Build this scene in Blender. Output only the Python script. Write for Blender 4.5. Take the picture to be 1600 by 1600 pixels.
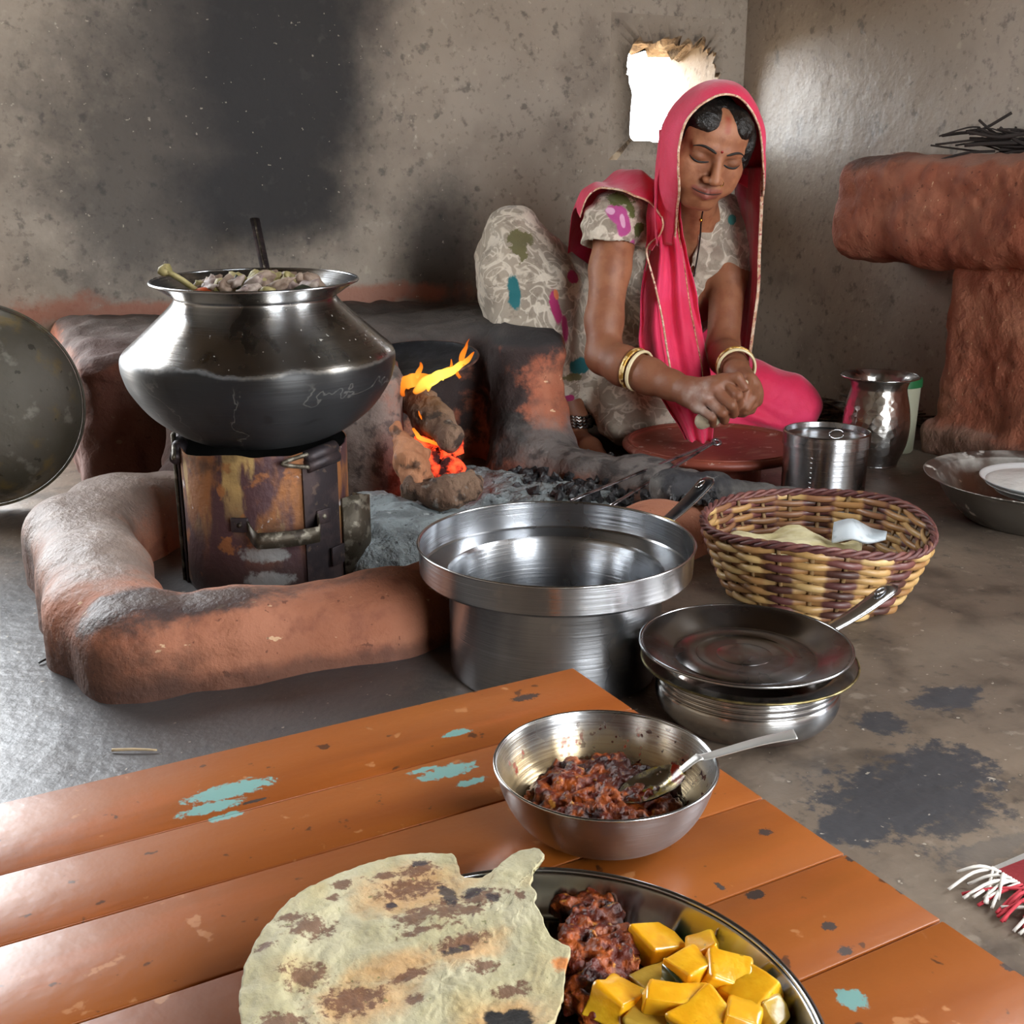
import bpy, bmesh, math, random
import numpy as np
from mathutils import Vector, Matrix
for _o in list(bpy.data.objects): bpy.data.objects.remove(_o)
SC = bpy.context.scene; COL = SC.collection
PI = math.pi
# ------------------------------------------------------------------ camera
SKY, EXPO = 14.0, 0.42
YAW, PITCH, CAMH, FPX = 25.0, 16.5, 0.62, 1800.0
_c = bpy.data.cameras.new('camera'); cam = bpy.data.objects.new('camera', _c); COL.objects.link(cam)
cam.location = (0, 0, CAMH); cam.rotation_euler = (math.radians(90-PITCH), 0, math.radians(-YAW))
_c.sensor_width = 36; _c.lens = 36*FPX/1600; _c.clip_start = .05; SC.camera = cam
# ------------------------------------------------------------------ sky, exposure
_w = bpy.data.worlds.new('overcast_sky'); SC.world = _w; _w.use_nodes = True
_bg = _w.node_tree.nodes['Background']; _bg.inputs[0].default_value = (.93, .97, 1, 1); _bg.inputs[1].default_value = SKY
SC.view_settings.view_transform = 'Standard'; SC.view_settings.look = 'None'
SC.view_settings.exposure = EXPO; SC.view_settings.gamma = 1; SC.view_settings.use_curve_mapping = False
SC.cycles.use_denoising = True; SC.cycles.max_bounces = 8; SC.cycles.diffuse_bounces = 5; SC.cycles.glossy_bounces = 5
SC.cycles.transparent_max_bounces = 12; SC.cycles.sample_clamp_indirect = 6; SC.cycles.caustics_reflective = False
# ------------------------------------------------------------------ room measures (world: x along back wall, y into the room)
CY, SY_ = math.cos(math.radians(YAW)), math.sin(math.radians(YAW))
def V(x, D, z=0.): return Vector((x*CY+D*SY_, -x*SY_+D*CY, z))      # right / forward of the standpoint -> world
def dirV(x, D): return V(x, D, 0)
ZC = 2.5; XR, YB, XL, YF = 2.137, 2.975, -2.3, -1.9
def ray(u, v):
    p = math.radians(PITCH); a = (u-800)/FPX; b = (800-v)/FPX
    return a, math.cos(p)+b*math.sin(p), -math.sin(p)+b*math.cos(p)
def Pz(u, v, z):
    a, f, h = ray(u, v); t = (z-CAMH)/h; return V(a*t, f*t, z)
def Pd(u, v, D):
    a, f, h = ray(u, v); t = D/f; return V(a*t, D, CAMH+h*t)
def PB(u, v):                                                        # on the back wall
    a, f, h = ray(u, v); w = V(a, f, h); t = YB/w.y; return Vector((w.x*t, YB, CAMH+h*t))
# daylight openings: window in the back wall, doorways left-back, right and front; sampled through portals
def portal(name, loc, rot, sx, sy):
    l = bpy.data.lights.new(name, 'AREA'); l.shape = 'RECTANGLE'; l.size = sx; l.size_y = sy; l.energy = 0.001
    l.cycles.is_portal = True
    o = bpy.data.objects.new(name, l); COL.objects.link(o); o.location = loc; o.rotation_euler = rot
DOORB = (-1.25, -.03, 0, 2.2); DOORR = (-.1, .80, 0, 2.1); DOORF = (.45, 1.9, 0, 2.2); WALLT = .29
R90 = PI/2
portal('portal_back_door', ((DOORB[0]+DOORB[1])/2, YB+.2, 1.05), (-R90, 0, 0), DOORB[1]-DOORB[0], 2.1)
portal('portal_right_door', (XR+.2, (DOORR[0]+DOORR[1])/2, 1.05), (0, R90, 0), 2.1, DOORR[1]-DOORR[0])
portal('portal_front_door', ((DOORF[0]+DOORF[1])/2, YF-.2, 1.05), (R90, 0, 0), DOORF[1]-DOORF[0], 2.1)
portal('portal_window', (PB(1054, 140).x+.0, YB+.2, PB(1054, 140).z), (-R90, 0, 0), .34, .34)
# ------------------------------------------------------------------ materials
def lin(c):
    if isinstance(c, str):
        c = [int(c[i:i+2], 16)/255 for i in (0, 2, 4)]
        c = [x/12.92 if x <= .04045 else ((x+.055)/1.055)**2.4 for x in c]
    return (*c[:3], 1)
class MB:
    def __init__(s, name):
        s.m = bpy.data.materials.new(name); s.m.use_nodes = True; s.t = s.m.node_tree; s.n = s.t.nodes
        s.p = s.n['Principled BSDF']; s.co = None; s.geo = None
    def N(s, typ, **k):
        x = s.n.new(typ)
        for a, b in k.items(): setattr(x, a, b)
        return x
    def L(s, a, b): s.t.links.new(a, b)
    def coord(s, sp, st=None, off=None):
        if sp == 'o':
            if not s.co: s.co = s.N('ShaderNodeTexCoord')
            c = s.co.outputs['Object']
        else:
            if not s.geo: s.geo = s.N('ShaderNodeNewGeometry')
            c = s.geo.outputs['Position']
        if st or off:
            mp = s.N('ShaderNodeMapping'); mp.inputs['Scale'].default_value = st or (1, 1, 1)
            mp.inputs['Location'].default_value = off or (0, 0, 0); s.L(c, mp.inputs['Vector']); c = mp.outputs[0]
        return c
    def math(s, op, a, b=None, clamp=False):
        x = s.N('ShaderNodeMath', operation=op, use_clamp=clamp)
        for i, q in enumerate((a, b)):
            if q is None: continue
            if isinstance(q, (int, float)): x.inputs[i].default_value = q
            else: s.L(q, x.inputs[i])
        return x.outputs[0]
    def noise(s, sc, d=4, r=.55, dist=0, sp='o', st=None, off=None, raw=False):
        x = s.N('ShaderNodeTexNoise'); x.inputs['Scale'].default_value = sc; x.inputs['Detail'].default_value = d
        x.inputs['Roughness'].default_value = r; x.inputs['Distortion'].default_value = dist
        s.L(s.coord(sp, st, off), x.inputs['Vector']); return x.outputs['Color' if raw else 'Fac']
    def ramp(s, val, a, b, f=1):
        x = s.N('ShaderNodeMapRange'); x.interpolation_type = 'SMOOTHSTEP' if a < b else 'LINEAR'
        x.inputs[1].default_value = a; x.inputs[2].default_value = b; x.inputs[3].default_value = 0; x.inputs[4].default_value = f
        s.L(val, x.inputs[0]); return x.outputs[0]
    def fac(s, e):
        k = e['k']; a, b = e.get('a', .45), e.get('b', .6)
        sp = e.get('sp', 'o')
        if k == 'n': v = s.ramp(s.noise(e['s'], e.get('d', 4), e.get('r', .55), e.get('di', 0), sp, e.get('st'), e.get('off')), a, b)
        elif k == 'v':
            x = s.N('ShaderNodeTexVoronoi'); x.inputs['Scale'].default_value = e['s']
            x.feature = e.get('ft', 'F1'); s.L(s.coord(sp, e.get('st'), e.get('off')), x.inputs['Vector'])
            v = s.ramp(x.outputs['Distance'], a, b)
        elif k == 'band':                                       # contour lines of a noise: swirls
            q = s.noise(e['s'], e.get('d', 1), .5, e.get('di', .5), sp, e.get('st'), e.get('off'))
            q = s.math('ABSOLUTE', s.math('SUBTRACT', q, e.get('m', .5))); v = s.ramp(q, e.get('a', .0), e.get('b', .03))
            v = s.math('SUBTRACT', 1, v)
        elif k == 'm':                                          # ellipsoidal patches (list of centre, radii), ragged edge
            out = None
            for (c, r) in e['c']:
                sub = s.N('ShaderNodeVectorMath', operation='SUBTRACT'); s.L(s.coord(sp), sub.inputs[0]); sub.inputs[1].default_value = c
                dv = s.N('ShaderNodeVectorMath', operation='DIVIDE'); s.L(sub.outputs[0], dv.inputs[0])
                dv.inputs[1].default_value = r if isinstance(r, (tuple, list)) else (r, r, r)
                ln = s.N('ShaderNodeVectorMath', operation='LENGTH'); s.L(dv.outputs[0], ln.inputs[0])
                out = ln.outputs['Value'] if out is None else s.math('MINIMUM', out, ln.outputs['Value'])
            if e.get('nz'):
                n = s.noise(e.get('ns', 20), 5, .68, 0, sp); out = s.math('ADD', out, s.math('MULTIPLY', s.math('SUBTRACT', n, .5), e['nz']*2.4))
            w = e.get('w', .2); v = s.math('SUBTRACT', 1, s.ramp(out, 1-w, 1+w))
        elif k in 'xyz':
            x = s.N('ShaderNodeSeparateXYZ'); s.L(s.coord(sp), x.inputs[0]); q = x.outputs['xyz'.index(k)]
            if e.get('nz'): q = s.math('ADD', q, s.math('MULTIPLY', s.math('SUBTRACT', s.noise(e.get('ns', 10), 5, .6, 0, sp, e.get('st')), .5), e['nz']))
            v = s.ramp(q, min(a, b), max(a, b))
            if a > b: v = s.math('SUBTRACT', 1, v)
        elif k == 'up':
            if not s.geo: s.geo = s.N('ShaderNodeNewGeometry')
            x = s.N('ShaderNodeSeparateXYZ'); s.L(s.geo.outputs['Normal'], x.inputs[0]); q = x.outputs[2]
            if e.get('nz'): q = s.math('ADD', q, s.math('MULTIPLY', s.math('SUBTRACT', s.noise(e.get('ns', 10), 5, .6), .5), e['nz']))
            v = s.ramp(q, a, b)
        elif k == 'at':
            x = s.N('ShaderNodeAttribute'); x.attribute_name = e['n']; v = s.ramp(x.outputs['Fac'], e.get('a', 0), e.get('b', 1))
        if e.get('inv'): v = s.math('SUBTRACT', 1, v)
        if e.get('and'):
            for q in (e['and'] if isinstance(e['and'], list) else [e['and']]): v = s.math('MULTIPLY', v, s.fac(q))
        if e.get('f', 1) != 1: v = s.math('MULTIPLY', v, e['f'])
        return v
def mat(name, col, rough=.6, metal=0, L=(), B=(), attr=None, **kw):
    s = MB(name); p = s.p
    if attr:
        a = s.N('ShaderNodeAttribute'); a.attribute_name = attr; c = a.outputs['Color']
    else:
        c = s.N('ShaderNodeRGB').outputs[0]; c.default_value = lin(col)
    r = m = None
    for e in L:
        f = s.fac(e)
        if e.get('col'):
            x = s.N('ShaderNodeMix', data_type='RGBA', blend_type=e.get('mode', 'MIX')); s.L(f, x.inputs[0]); s.L(c, x.inputs[6])
            x.inputs[7].default_value = lin(e['col']); c = x.outputs[2]
        for key, cur, base in (('vr', r, rough), ('vm', m, metal)):
            if key in e:
                x = s.N('ShaderNodeMix', data_type='FLOAT'); s.L(f, x.inputs[0])
                if cur is None: x.inputs[2].default_value = base
                else: s.L(cur, x.inputs[2])
                x.inputs[3].default_value = e[key]
                if key == 'vr': r = x.outputs[0]
                else: m = x.outputs[0]
    s.L(c, p.inputs['Base Color'])
    p.inputs['Roughness'].default_value = rough; p.inputs['Metallic'].default_value = metal
    if r is not None: s.L(r, p.inputs['Roughness'])
    if m is not None: s.L(m, p.inputs['Metallic'])
    nrm = None
    for b in B:                                                  # (scale, distance, detail, stretch, kind)
        b = list(b)+[None]*(5-len(b)); sp = 'o'
        if b[4] == 'v':
            x = s.N('ShaderNodeTexVoronoi'); x.inputs['Scale'].default_value = b[0]; s.L(s.coord(sp, b[3]), x.inputs['Vector']); h = x.outputs['Distance']
        else: h = s.noise(b[0], b[2] or 4, .6, 0, sp, b[3])
        x = s.N('ShaderNodeBump'); x.inputs['Strength'].default_value = 1; x.inputs['Distance'].default_value = b[1]
        s.L(h, x.inputs['Height'])
        if nrm is not None: s.L(nrm, x.inputs['Normal'])
        nrm = x.outputs[0]
    if nrm is not None: s.L(nrm, p.inputs['Normal'])
    for k, v in kw.items():
        p.inputs[k.replace('_', ' ')].default_value = lin(v) if isinstance(v, str) else v
    return s.m
# ------------------------------------------------------------------ geometry
rng = np.random.default_rng(7)
def vnoise(P, seed=0):
    P = np.asarray(P, np.float64); i = np.floor(P).astype(np.int64); f = P-i; f = f*f*(3-2*f)
    def h(x, y, z):
        n = (x*374761393+y*668265263+z*1274126177+seed*974711) & 0x7fffffff
        n = ((n ^ (n >> 13))*1103515245) & 0x7fffffff; n ^= n >> 16
        return (n & 0xffff)/65535.0
    x, y, z = i[..., 0], i[..., 1], i[..., 2]; u, v, w = f[..., 0], f[..., 1], f[..., 2]
    L = lambda a, b, t: a+(b-a)*t
    return L(L(L(h(x, y, z), h(x+1, y, z), u), L(h(x, y+1, z), h(x+1, y+1, z), u), v),
             L(L(h(x, y, z+1), h(x+1, y, z+1), u), L(h(x, y+1, z+1), h(x+1, y+1, z+1), u), v), w)*2-1
def fbm(P, sc, oct=3, seed=0):
    P = np.asarray(P)*sc; r = 0; a = 1
    for o in range(oct): r = r+a*vnoise(P*2**o, seed+o); a *= .5
    return r
def crom(pts, n=8, closed=False):
    p = np.asarray(pts, float); out = []
    m = len(p)
    for i in range(m if closed else m-1):
        a, b, c, d = (p[(i+k) % m] if closed else p[min(max(i+k, 0), m-1)] for k in (-1, 0, 1, 2))
        for t in np.linspace(0, 1, n, endpoint=False):
            out.append(.5*((2*b)+(c-a)*t+(2*a-5*b+4*c-d)*t*t+(3*b-a-3*c+d)*t**3))
    if not closed: out.append(p[-1])
    return np.array(out)
def mesh(name, v, f, smooth=True):
    me = bpy.data.meshes.new(name); v = np.asarray(v, np.float32)
    f4 = np.asarray(f) if not isinstance(f, list) else None
    if f4 is not None and f4.ndim == 2:
        k = f4.shape[1]; me.vertices.add(len(v)); me.vertices.foreach_set('co', v.ravel())
        me.loops.add(f4.size); me.loops.foreach_set('vertex_index', f4.ravel().astype(np.int32)); me.polygons.add(len(f4))
        me.polygons.foreach_set('loop_start', np.arange(0, f4.size, k, dtype=np.int32)); me.update(calc_edges=True)
    else: me.from_pydata([tuple(map(float, x)) for x in v], [], [tuple(int(i) for i in x) for x in f])
    me.polygons.foreach_set('use_smooth', [smooth]*len(me.polygons)); me.validate(); me.update()
    return me
def rootpos(o):
    p = Vector((0, 0, 0))
    while o: p = p+o.location; o = o.parent
    return p
def obj(name, geo, m, parent=None, w=False, smooth=True, sharp=None):
    """geo=(verts, faces); w: verts are world positions"""
    v, f = geo; v = np.array(v, float); loc = None
    if w:
        if parent is not None: v = v-np.array(rootpos(parent))
        else: loc = np.array([*(v.max(0)+v.min(0))[:2]/2, v[:, 2].min()]); v = v-loc
    me = mesh(name, v, f, smooth); o = bpy.data.objects.new(name, me); COL.objects.link(o)
    if sharp is not None: me.set_sharp_from_angle(angle=math.radians(sharp))
    if m: me.materials.append(m)
    if parent: o.parent = parent
    if loc is not None: o.location = loc
    return o
def tag(o, label=None, cat=None, group=None, kind=None):
    for k, v in (('label', label), ('category', cat), ('group', group), ('kind', kind)):
        if v: o[k] = v
    return o
def thing(name, label, cat, loc=(0, 0, 0), group=None, rot=(0, 0, 0)):
    o = bpy.data.objects.new(name, None); COL.objects.link(o); o.location = loc; o.rotation_euler = rot; o.empty_display_size = .05
    return tag(o, label, cat, group)
def join(*gs):
    V_, F_, n = [], [], 0
    for v, f in gs:
        V_.append(np.asarray(v, float)); F_ += [tuple(int(i)+n for i in q) for q in f]; n += len(v)
    return np.concatenate(V_), F_
def xf(g, M): 
    v = np.asarray(g[0], float); M = np.array(M); return v@M[:3, :3].T+M[:3, 3], g[1]
def TR(loc=(0, 0, 0), rot=(0, 0, 0), sc=(1, 1, 1)):
    from mathutils import Euler
    return Matrix.Translation(loc) @ Euler(rot).to_matrix().to_4x4() @ Matrix.Diagonal((*sc, 1))
def lathe(prof, n=96, wob=0):
    prof = np.asarray(prof, float); th = np.linspace(0, 2*PI, n, endpoint=False); v = []; f = []; idx = []
    for r, z in prof:
        if r < 1e-6: idx.append([len(v)]); v.append((0, 0, z))
        else:
            idx.append(list(range(len(v), len(v)+n))); v += [(r*math.cos(t), r*math.sin(t), z) for t in th]
    for a, b in zip(idx[:-1], idx[1:]):
        for i in range(n):
            j = (i+1) % n
            if len(a) == 1 and len(b) == 1: continue
            if len(a) == 1: f.append((a[0], b[j], b[i]))
            elif len(b) == 1: f.append((a[i], a[j], b[0]))
            else: f.append((a[i], a[j], b[j], b[i]))
    return np.array(v), f
def shell(outer, t, n=96, sm=6):
    """outer profile from the axis at the bottom to the rim; gives wall thickness and a rounded lip"""
    o = crom(outer, sm) if sm > 1 else np.asarray(outer, float)
    d = np.gradient(o, axis=0); nn = np.stack([-d[:, 1], d[:, 0]], 1); nn /= np.linalg.norm(nn, axis=1)[:, None]+1e-9
    i = o+nn*t; i[:, 0] = np.maximum(i[:, 0], 0); i[0, 0] = 0
    lip = o[-1]+nn[-1]*t/2+d[-1]/(np.linalg.norm(d[-1])+1e-9)*t*.5
    return lathe(np.vstack([o, [lip], i[::-1]]), n)
def frames(P):
    P = np.asarray(P, float); T = np.gradient(P, axis=0); T /= np.linalg.norm(T, axis=1)[:, None]+1e-12
    up = np.array([0, 0, 1.]) if abs(T[0, 2]) < .9 else np.array([1., 0, 0]); A = []
    a = np.cross(T[0], up); a /= np.linalg.norm(a)
    for t in T:
        a = a-t*(a@t); a /= np.linalg.norm(a)+1e-12; A.append(a.copy())
    A = np.array(A); return T, A, np.cross(T, A)
def tube(P, r, n=10, ry=None, closed=False, tw=0, caps=True):
    P = np.asarray(P, float); m = len(P); r = np.broadcast_to(np.asarray(r, float), (m,)); ry = r if ry is None else np.broadcast_to(np.asarray(ry, float), (m,))
    if closed:
        T = np.roll(P, -1, 0)-np.roll(P, 1, 0); T /= np.linalg.norm(T, axis=1)[:, None]
        up = np.array([0, 0, 1.]); A = np.cross(T, up); A /= np.linalg.norm(A, axis=1)[:, None]+1e-9; Bn = np.cross(T, A)
    else: T, A, Bn = frames(P)
    th = np.linspace(0, 2*PI, n, endpoint=False)
    v = np.concatenate([P[i]+np.outer(np.cos(th+tw), A[i])*r[i]+np.outer(np.sin(th+tw), Bn[i])*ry[i] for i in range(m)])
    f = []
    for i in range(m if closed else m-1):
        k = (i+1) % m
        for j in range(n): f.append((i*n+j, i*n+(j+1) % n, k*n+(j+1) % n, k*n+j))
    if not closed and caps: f += [tuple(range(n))[::-1], tuple(range((m-1)*n, m*n))]
    return v, f
def rbox(sx, sy, sz, bev=.004, seg=2):
    bm = bmesh.new(); bmesh.ops.create_cube(bm, size=1)
    for q in bm.verts: q.co = Vector((q.co.x*sx, q.co.y*sy, q.co.z*sz))
    if bev: bmesh.ops.bevel(bm, geom=bm.edges[:], offset=bev, segments=seg, affect='EDGES', profile=.5)
    bm.verts.index_update(); g = (np.array([q.co[:] for q in bm.verts]), [tuple(x.index for x in p.verts) for p in bm.faces]); bm.free(); return g
def grid(P, closed_u=False):
    """P[m,n,3] -> quads"""
    P = np.asarray(P); m, n = P.shape[:2]; I = np.arange(m*n).reshape(m, n)
    q = np.stack([I[:-1, :-1], I[:-1, 1:], I[1:, 1:], I[1:, :-1]], -1).reshape(-1, 4)
    if closed_u: q = np.concatenate([q, np.stack([I[:-1, -1], I[:-1, 0], I[1:, 0], I[1:, -1]], -1).reshape(-1, 4)])
    return P.reshape(-1, 3), [tuple(x) for x in q]
def slab(P, t, off=0.):
    """closed sheet of thickness t from grid P[m,n,3]"""
    P = np.asarray(P, float); m, n = P.shape[:2]
    du = np.gradient(P, axis=1); dv = np.gradient(P, axis=0); N = np.cross(du, dv); N /= np.linalg.norm(N, axis=2)[..., None]+1e-12
    a, f = grid(P+N*(off+t/2)); b, g = grid(P+N*(off-t/2)); k = m*n
    f = f+[tuple(x+k for x in q[::-1]) for q in g]
    I = np.arange(k).reshape(m, n); ring = list(I[0, :])+list(I[1:, -1])+list(I[-1, -2::-1])+list(I[-2:0:-1, 0])
    for i in range(len(ring)):
        p, q = ring[i], ring[(i+1) % len(ring)]; f.append((q, p, p+k, q+k))
    return np.concatenate([a, b]), f
# signed-distance modelling: smooth unions meshed with surface nets
class SDF:
    def __init__(s, lo, hi, h):
        s.lo = np.array(lo, float); s.h = h; s.n = np.ceil((np.array(hi)-s.lo)/h).astype(int)+1; s.d = np.full(s.n, .5, np.float32)
    def sub(s, lo, hi):
        a = np.clip(np.floor((np.array(lo)-s.lo)/s.h).astype(int), 0, s.n-1); b = np.clip(np.ceil((np.array(hi)-s.lo)/s.h).astype(int)+1, 1, s.n)
        sl = tuple(slice(i, j) for i, j in zip(a, b)); ax = [s.lo[k]+s.h*np.arange(a[k], b[k]) for k in range(3)]
        return sl, np.stack(np.meshgrid(*ax, indexing='ij'), -1)
    def put(s, lo, hi, fn, k=.01, op='u'):
        mg = k+3*s.h; sl, P = s.sub(np.array(lo)-mg, np.array(hi)+mg)
        if P.size == 0: return
        dn = fn(P).astype(np.float32); d = s.d[sl]
        if op == 'u':
            h = np.clip(.5+.5*(d-dn)/k, 0, 1); s.d[sl] = d+(dn-d)*h-k*h*(1-h)
        else:
            dn = -dn; h = np.clip(.5-.5*(d-dn)/k, 0, 1); s.d[sl] = d+(dn-d)*h+k*h*(1-h)
    def cap(s, a, b, ra, rb=None, k=.01, op='u', sq=None):
        a, b = np.array(a, float), np.array(b, float); rb = ra if rb is None else rb; r = max(ra, rb)
        def fn(P):
            ba = b-a; t = np.clip(((P-a)@ba)/(ba@ba+1e-12), 0, 1); q = P-a-t[..., None]*ba
            if sq is not None:
                ax = np.array(sq[0], float); ax /= np.linalg.norm(ax); c = q@ax; q = q+(c*(1/sq[1]-1))[..., None]*ax
            return np.linalg.norm(q, axis=-1)-(ra+(rb-ra)*t)
        s.put(np.minimum(a, b)-r*1.3, np.maximum(a, b)+r*1.3, fn, k, op)
    def chain(s, pts, rs, k=.01, **kw):
        for i in range(len(pts)-1): s.cap(pts[i], pts[i+1], rs[i], rs[i+1], k, **kw)
    def ell(s, c, r, R=None, k=.01, op='u'):
        c = np.array(c, float); r = np.array(r, float); R = np.eye(3) if R is None else np.array(R)[:3, :3]; m = r.max()
        def fn(P):
            q = (P-c)@R; k0 = np.linalg.norm(q/r, axis=-1); k1 = np.linalg.norm(q/(r*r), axis=-1)+1e-9; return k0*(k0-1)/k1
        s.put(c-m, c+m, fn, k, op)
    def box(s, c, half, rnd, R=None, k=.01, op='u'):
        c = np.array(c, float); half = np.array(half, float)-rnd; R = np.eye(3) if R is None else np.array(R)[:3, :3]; m = np.linalg.norm(half)+rnd
        def fn(P):
            q = np.abs((P-c)@R)-half; return np.linalg.norm(np.maximum(q, 0), axis=-1)+np.minimum(q.max(-1), 0)-rnd
        s.put(c-m, c+m, fn, k, op)
    def wall(s, pts, w, h, rnd, k=.02, z0=-.05):
        """mud wall along a polyline: half widths w, heights h"""
        for i in range(len(pts)-1):
            a, b = np.array(pts[i][:2], float), np.array(pts[i+1][:2], float); wa, wb, ha, hb = w[i], w[i+1], h[i], h[i+1]
            def fn(P):
                q = P[..., :2]-a; ba = b-a; t = np.clip((q@ba)/(ba@ba), 0, 1); e = np.linalg.norm(q-t[..., None]*ba, axis=-1)
                x = e-(wa+(wb-wa)*t-rnd); y = P[..., 2]-(ha+(hb-ha)*t-rnd)
                return np.hypot(np.maximum(x, 0), np.maximum(y, 0))+np.minimum(np.maximum(x, y), 0)-rnd
            m = max(wa, wb)
            s.put([*(np.minimum(a, b)-m), z0], [*(np.maximum(a, b)+m), max(ha, hb)], fn, k)
    def disp(s, amp, sc, oct=3, seed=0):
        I = np.argwhere(np.abs(s.d) < amp*2.5+2*s.h); P = s.lo+I*s.h; s.d[tuple(I.T)] += (amp*fbm(P, sc, oct, seed)).astype(np.float32)
    def mesh(s):
        d = s.d; sg = d < 0; n = d.shape
        c = np.zeros(tuple(x-1 for x in n), np.uint8)
        for i in (0, 1):
            for j in (0, 1):
                for k in (0, 1): c += sg[i:n[0]-1+i, j:n[1]-1+j, k:n[2]-1+k]
        A = np.argwhere((c > 0) & (c < 8)); idx = np.full(c.shape, -1, np.int32); idx[tuple(A.T)] = np.arange(len(A))
        cor = np.array([(i, j, k) for i in (0, 1) for j in (0, 1) for k in (0, 1)])
        val = np.stack([d[tuple((A+o).T)] for o in cor], 1); acc = np.zeros((len(A), 3)); cnt = np.zeros(len(A))
        for x in range(8):
            for y in range(x+1, 8):
                if np.abs(cor[x]-cor[y]).sum() != 1: continue
                m = (val[:, x] < 0) != (val[:, y] < 0); t = val[:, x]/(val[:, x]-val[:, y]+1e-20)
                p = cor[x]+t[:, None]*(cor[y]-cor[x]); acc[m] += p[m]; cnt[m] += 1
        v = s.lo+s.h*(A+acc/cnt[:, None]); F = []
        for ax in range(3):
            o = [0, 0, 0]; o[ax] = 1; u, w = [(1, 2), (2, 0), (0, 1)][ax]
            s0 = sg[:n[0]-o[0], :n[1]-o[1], :n[2]-o[2]]; s1 = sg[o[0]:, o[1]:, o[2]:]
            E = np.argwhere(s0 != s1); E = E[(E[:, u] > 0) & (E[:, w] > 0) & (E[:, u] < n[u]-1) & (E[:, w] < n[w]-1)]
            if not len(E): continue
            fl = s0[tuple(E.T)]; du = np.zeros(3, int); du[u] = 1; dw = np.zeros(3, int); dw[w] = 1
            q = np.stack([idx[tuple((E-du-dw).T)], idx[tuple((E-dw).T)], idx[tuple(E.T)], idx[tuple((E-du).T)]], 1)
            q[~fl] = q[~fl][:, ::-1]; F.append(q)
        F = np.concatenate(F); F = F[(F >= 0).all(1)]
        return v, F
def relax(v, F, it=2, lam=.5):
    F = np.asarray(F); a = np.concatenate([F[:, i] for i in range(4)]); b = np.concatenate([F[:, (i+1) % 4] for i in range(4)])
    for _ in range(it):
        s = np.zeros_like(v); c = np.zeros(len(v))
        for x, y in ((a, b), (b, a)):
            for k in range(3): s[:, k] += np.bincount(x, v[y, k], len(v))
            c += np.bincount(x, minlength=len(v))
        v = v+lam*(s/np.maximum(c, 1)[:, None]-v)
    return v
def vnormals(v, F):
    F = np.asarray(F); n = np.cross(v[F[:, 2]]-v[F[:, 0]], v[F[:, 3]]-v[F[:, 1]]); o = np.zeros_like(v)
    for i in range(4):
        for k in range(3): o[:, k] += np.bincount(F[:, i], n[:, k], len(v))
    return o/(np.linalg.norm(o, axis=1)[:, None]+1e-12)
def setcol(o, name, c):
    a = o.data.color_attributes.new(name, 'FLOAT_COLOR', 'POINT'); c = np.asarray(c, np.float32)
    if c.shape[1] == 3: c = np.concatenate([c, np.ones((len(c), 1), np.float32)], 1)
    a.data.foreach_set('color', c.ravel())
def setf(o, name, x):
    a = o.data.attributes.new(name, 'FLOAT', 'POINT'); a.data.foreach_set('value', np.asarray(x, np.float32))
# ================================================================== ROOM
SOOT = '131214'
def wm(u, v, rx, rz, ry=.15):
    p = PB(u, v); return ((p.x, p.y, p.z), (rx, ry, rz))
M_wall = mat('mud_plaster', '9c9082', .7, 0, [
    dict(k='n', s=2.2, d=5, a=.35, b=.68, col='aba093'), dict(k='n', s=5, d=6, a=.5, b=.75, col='7b7067', f=.7),
    dict(k='n', s=60, d=5, a=.57, b=.68, col='544b45', f=.35), dict(k='n', s=34, d=5, a=.6, b=.72, col='bdb3a4', f=.45),
    dict(k='m', sp='w', c=[wm(435, 90, .25, .42), wm(435, -150, .27, .6), wm(420, 300, .24, .14)], w=.4, nz=.3, ns=6, col='17171a', f=.95, vr=.7), dict(k='n', s=26, d=6, a=.58, b=.7, col='4a4744', f=.6),
    dict(k='m', sp='w', c=[wm(250, 250, .3, .35), wm(330, 60, .3, .5)], w=.6, nz=.7, ns=7, col='29282a', f=.75),
    dict(k='m', sp='w', c=[wm(690, 420, .12, .22)], w=.6, nz=.5, ns=8, col='1e1c1c', f=.8),
    dict(k='m', sp='w', c=[wm(170, 488, .3, .022), wm(560, 462, .30, .024), wm(110, 485, .1, .035)], w=.5, nz=1.0, ns=14, col='a05c44', f=.7),
    dict(k='n', s=70, d=2, a=.71, b=.74, col='d8cdbb', f=.4)],
    [(3, .012, 3), (14, .005, 4), (60, .0015, 3)], Specular_IOR_Level=.4)
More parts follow.
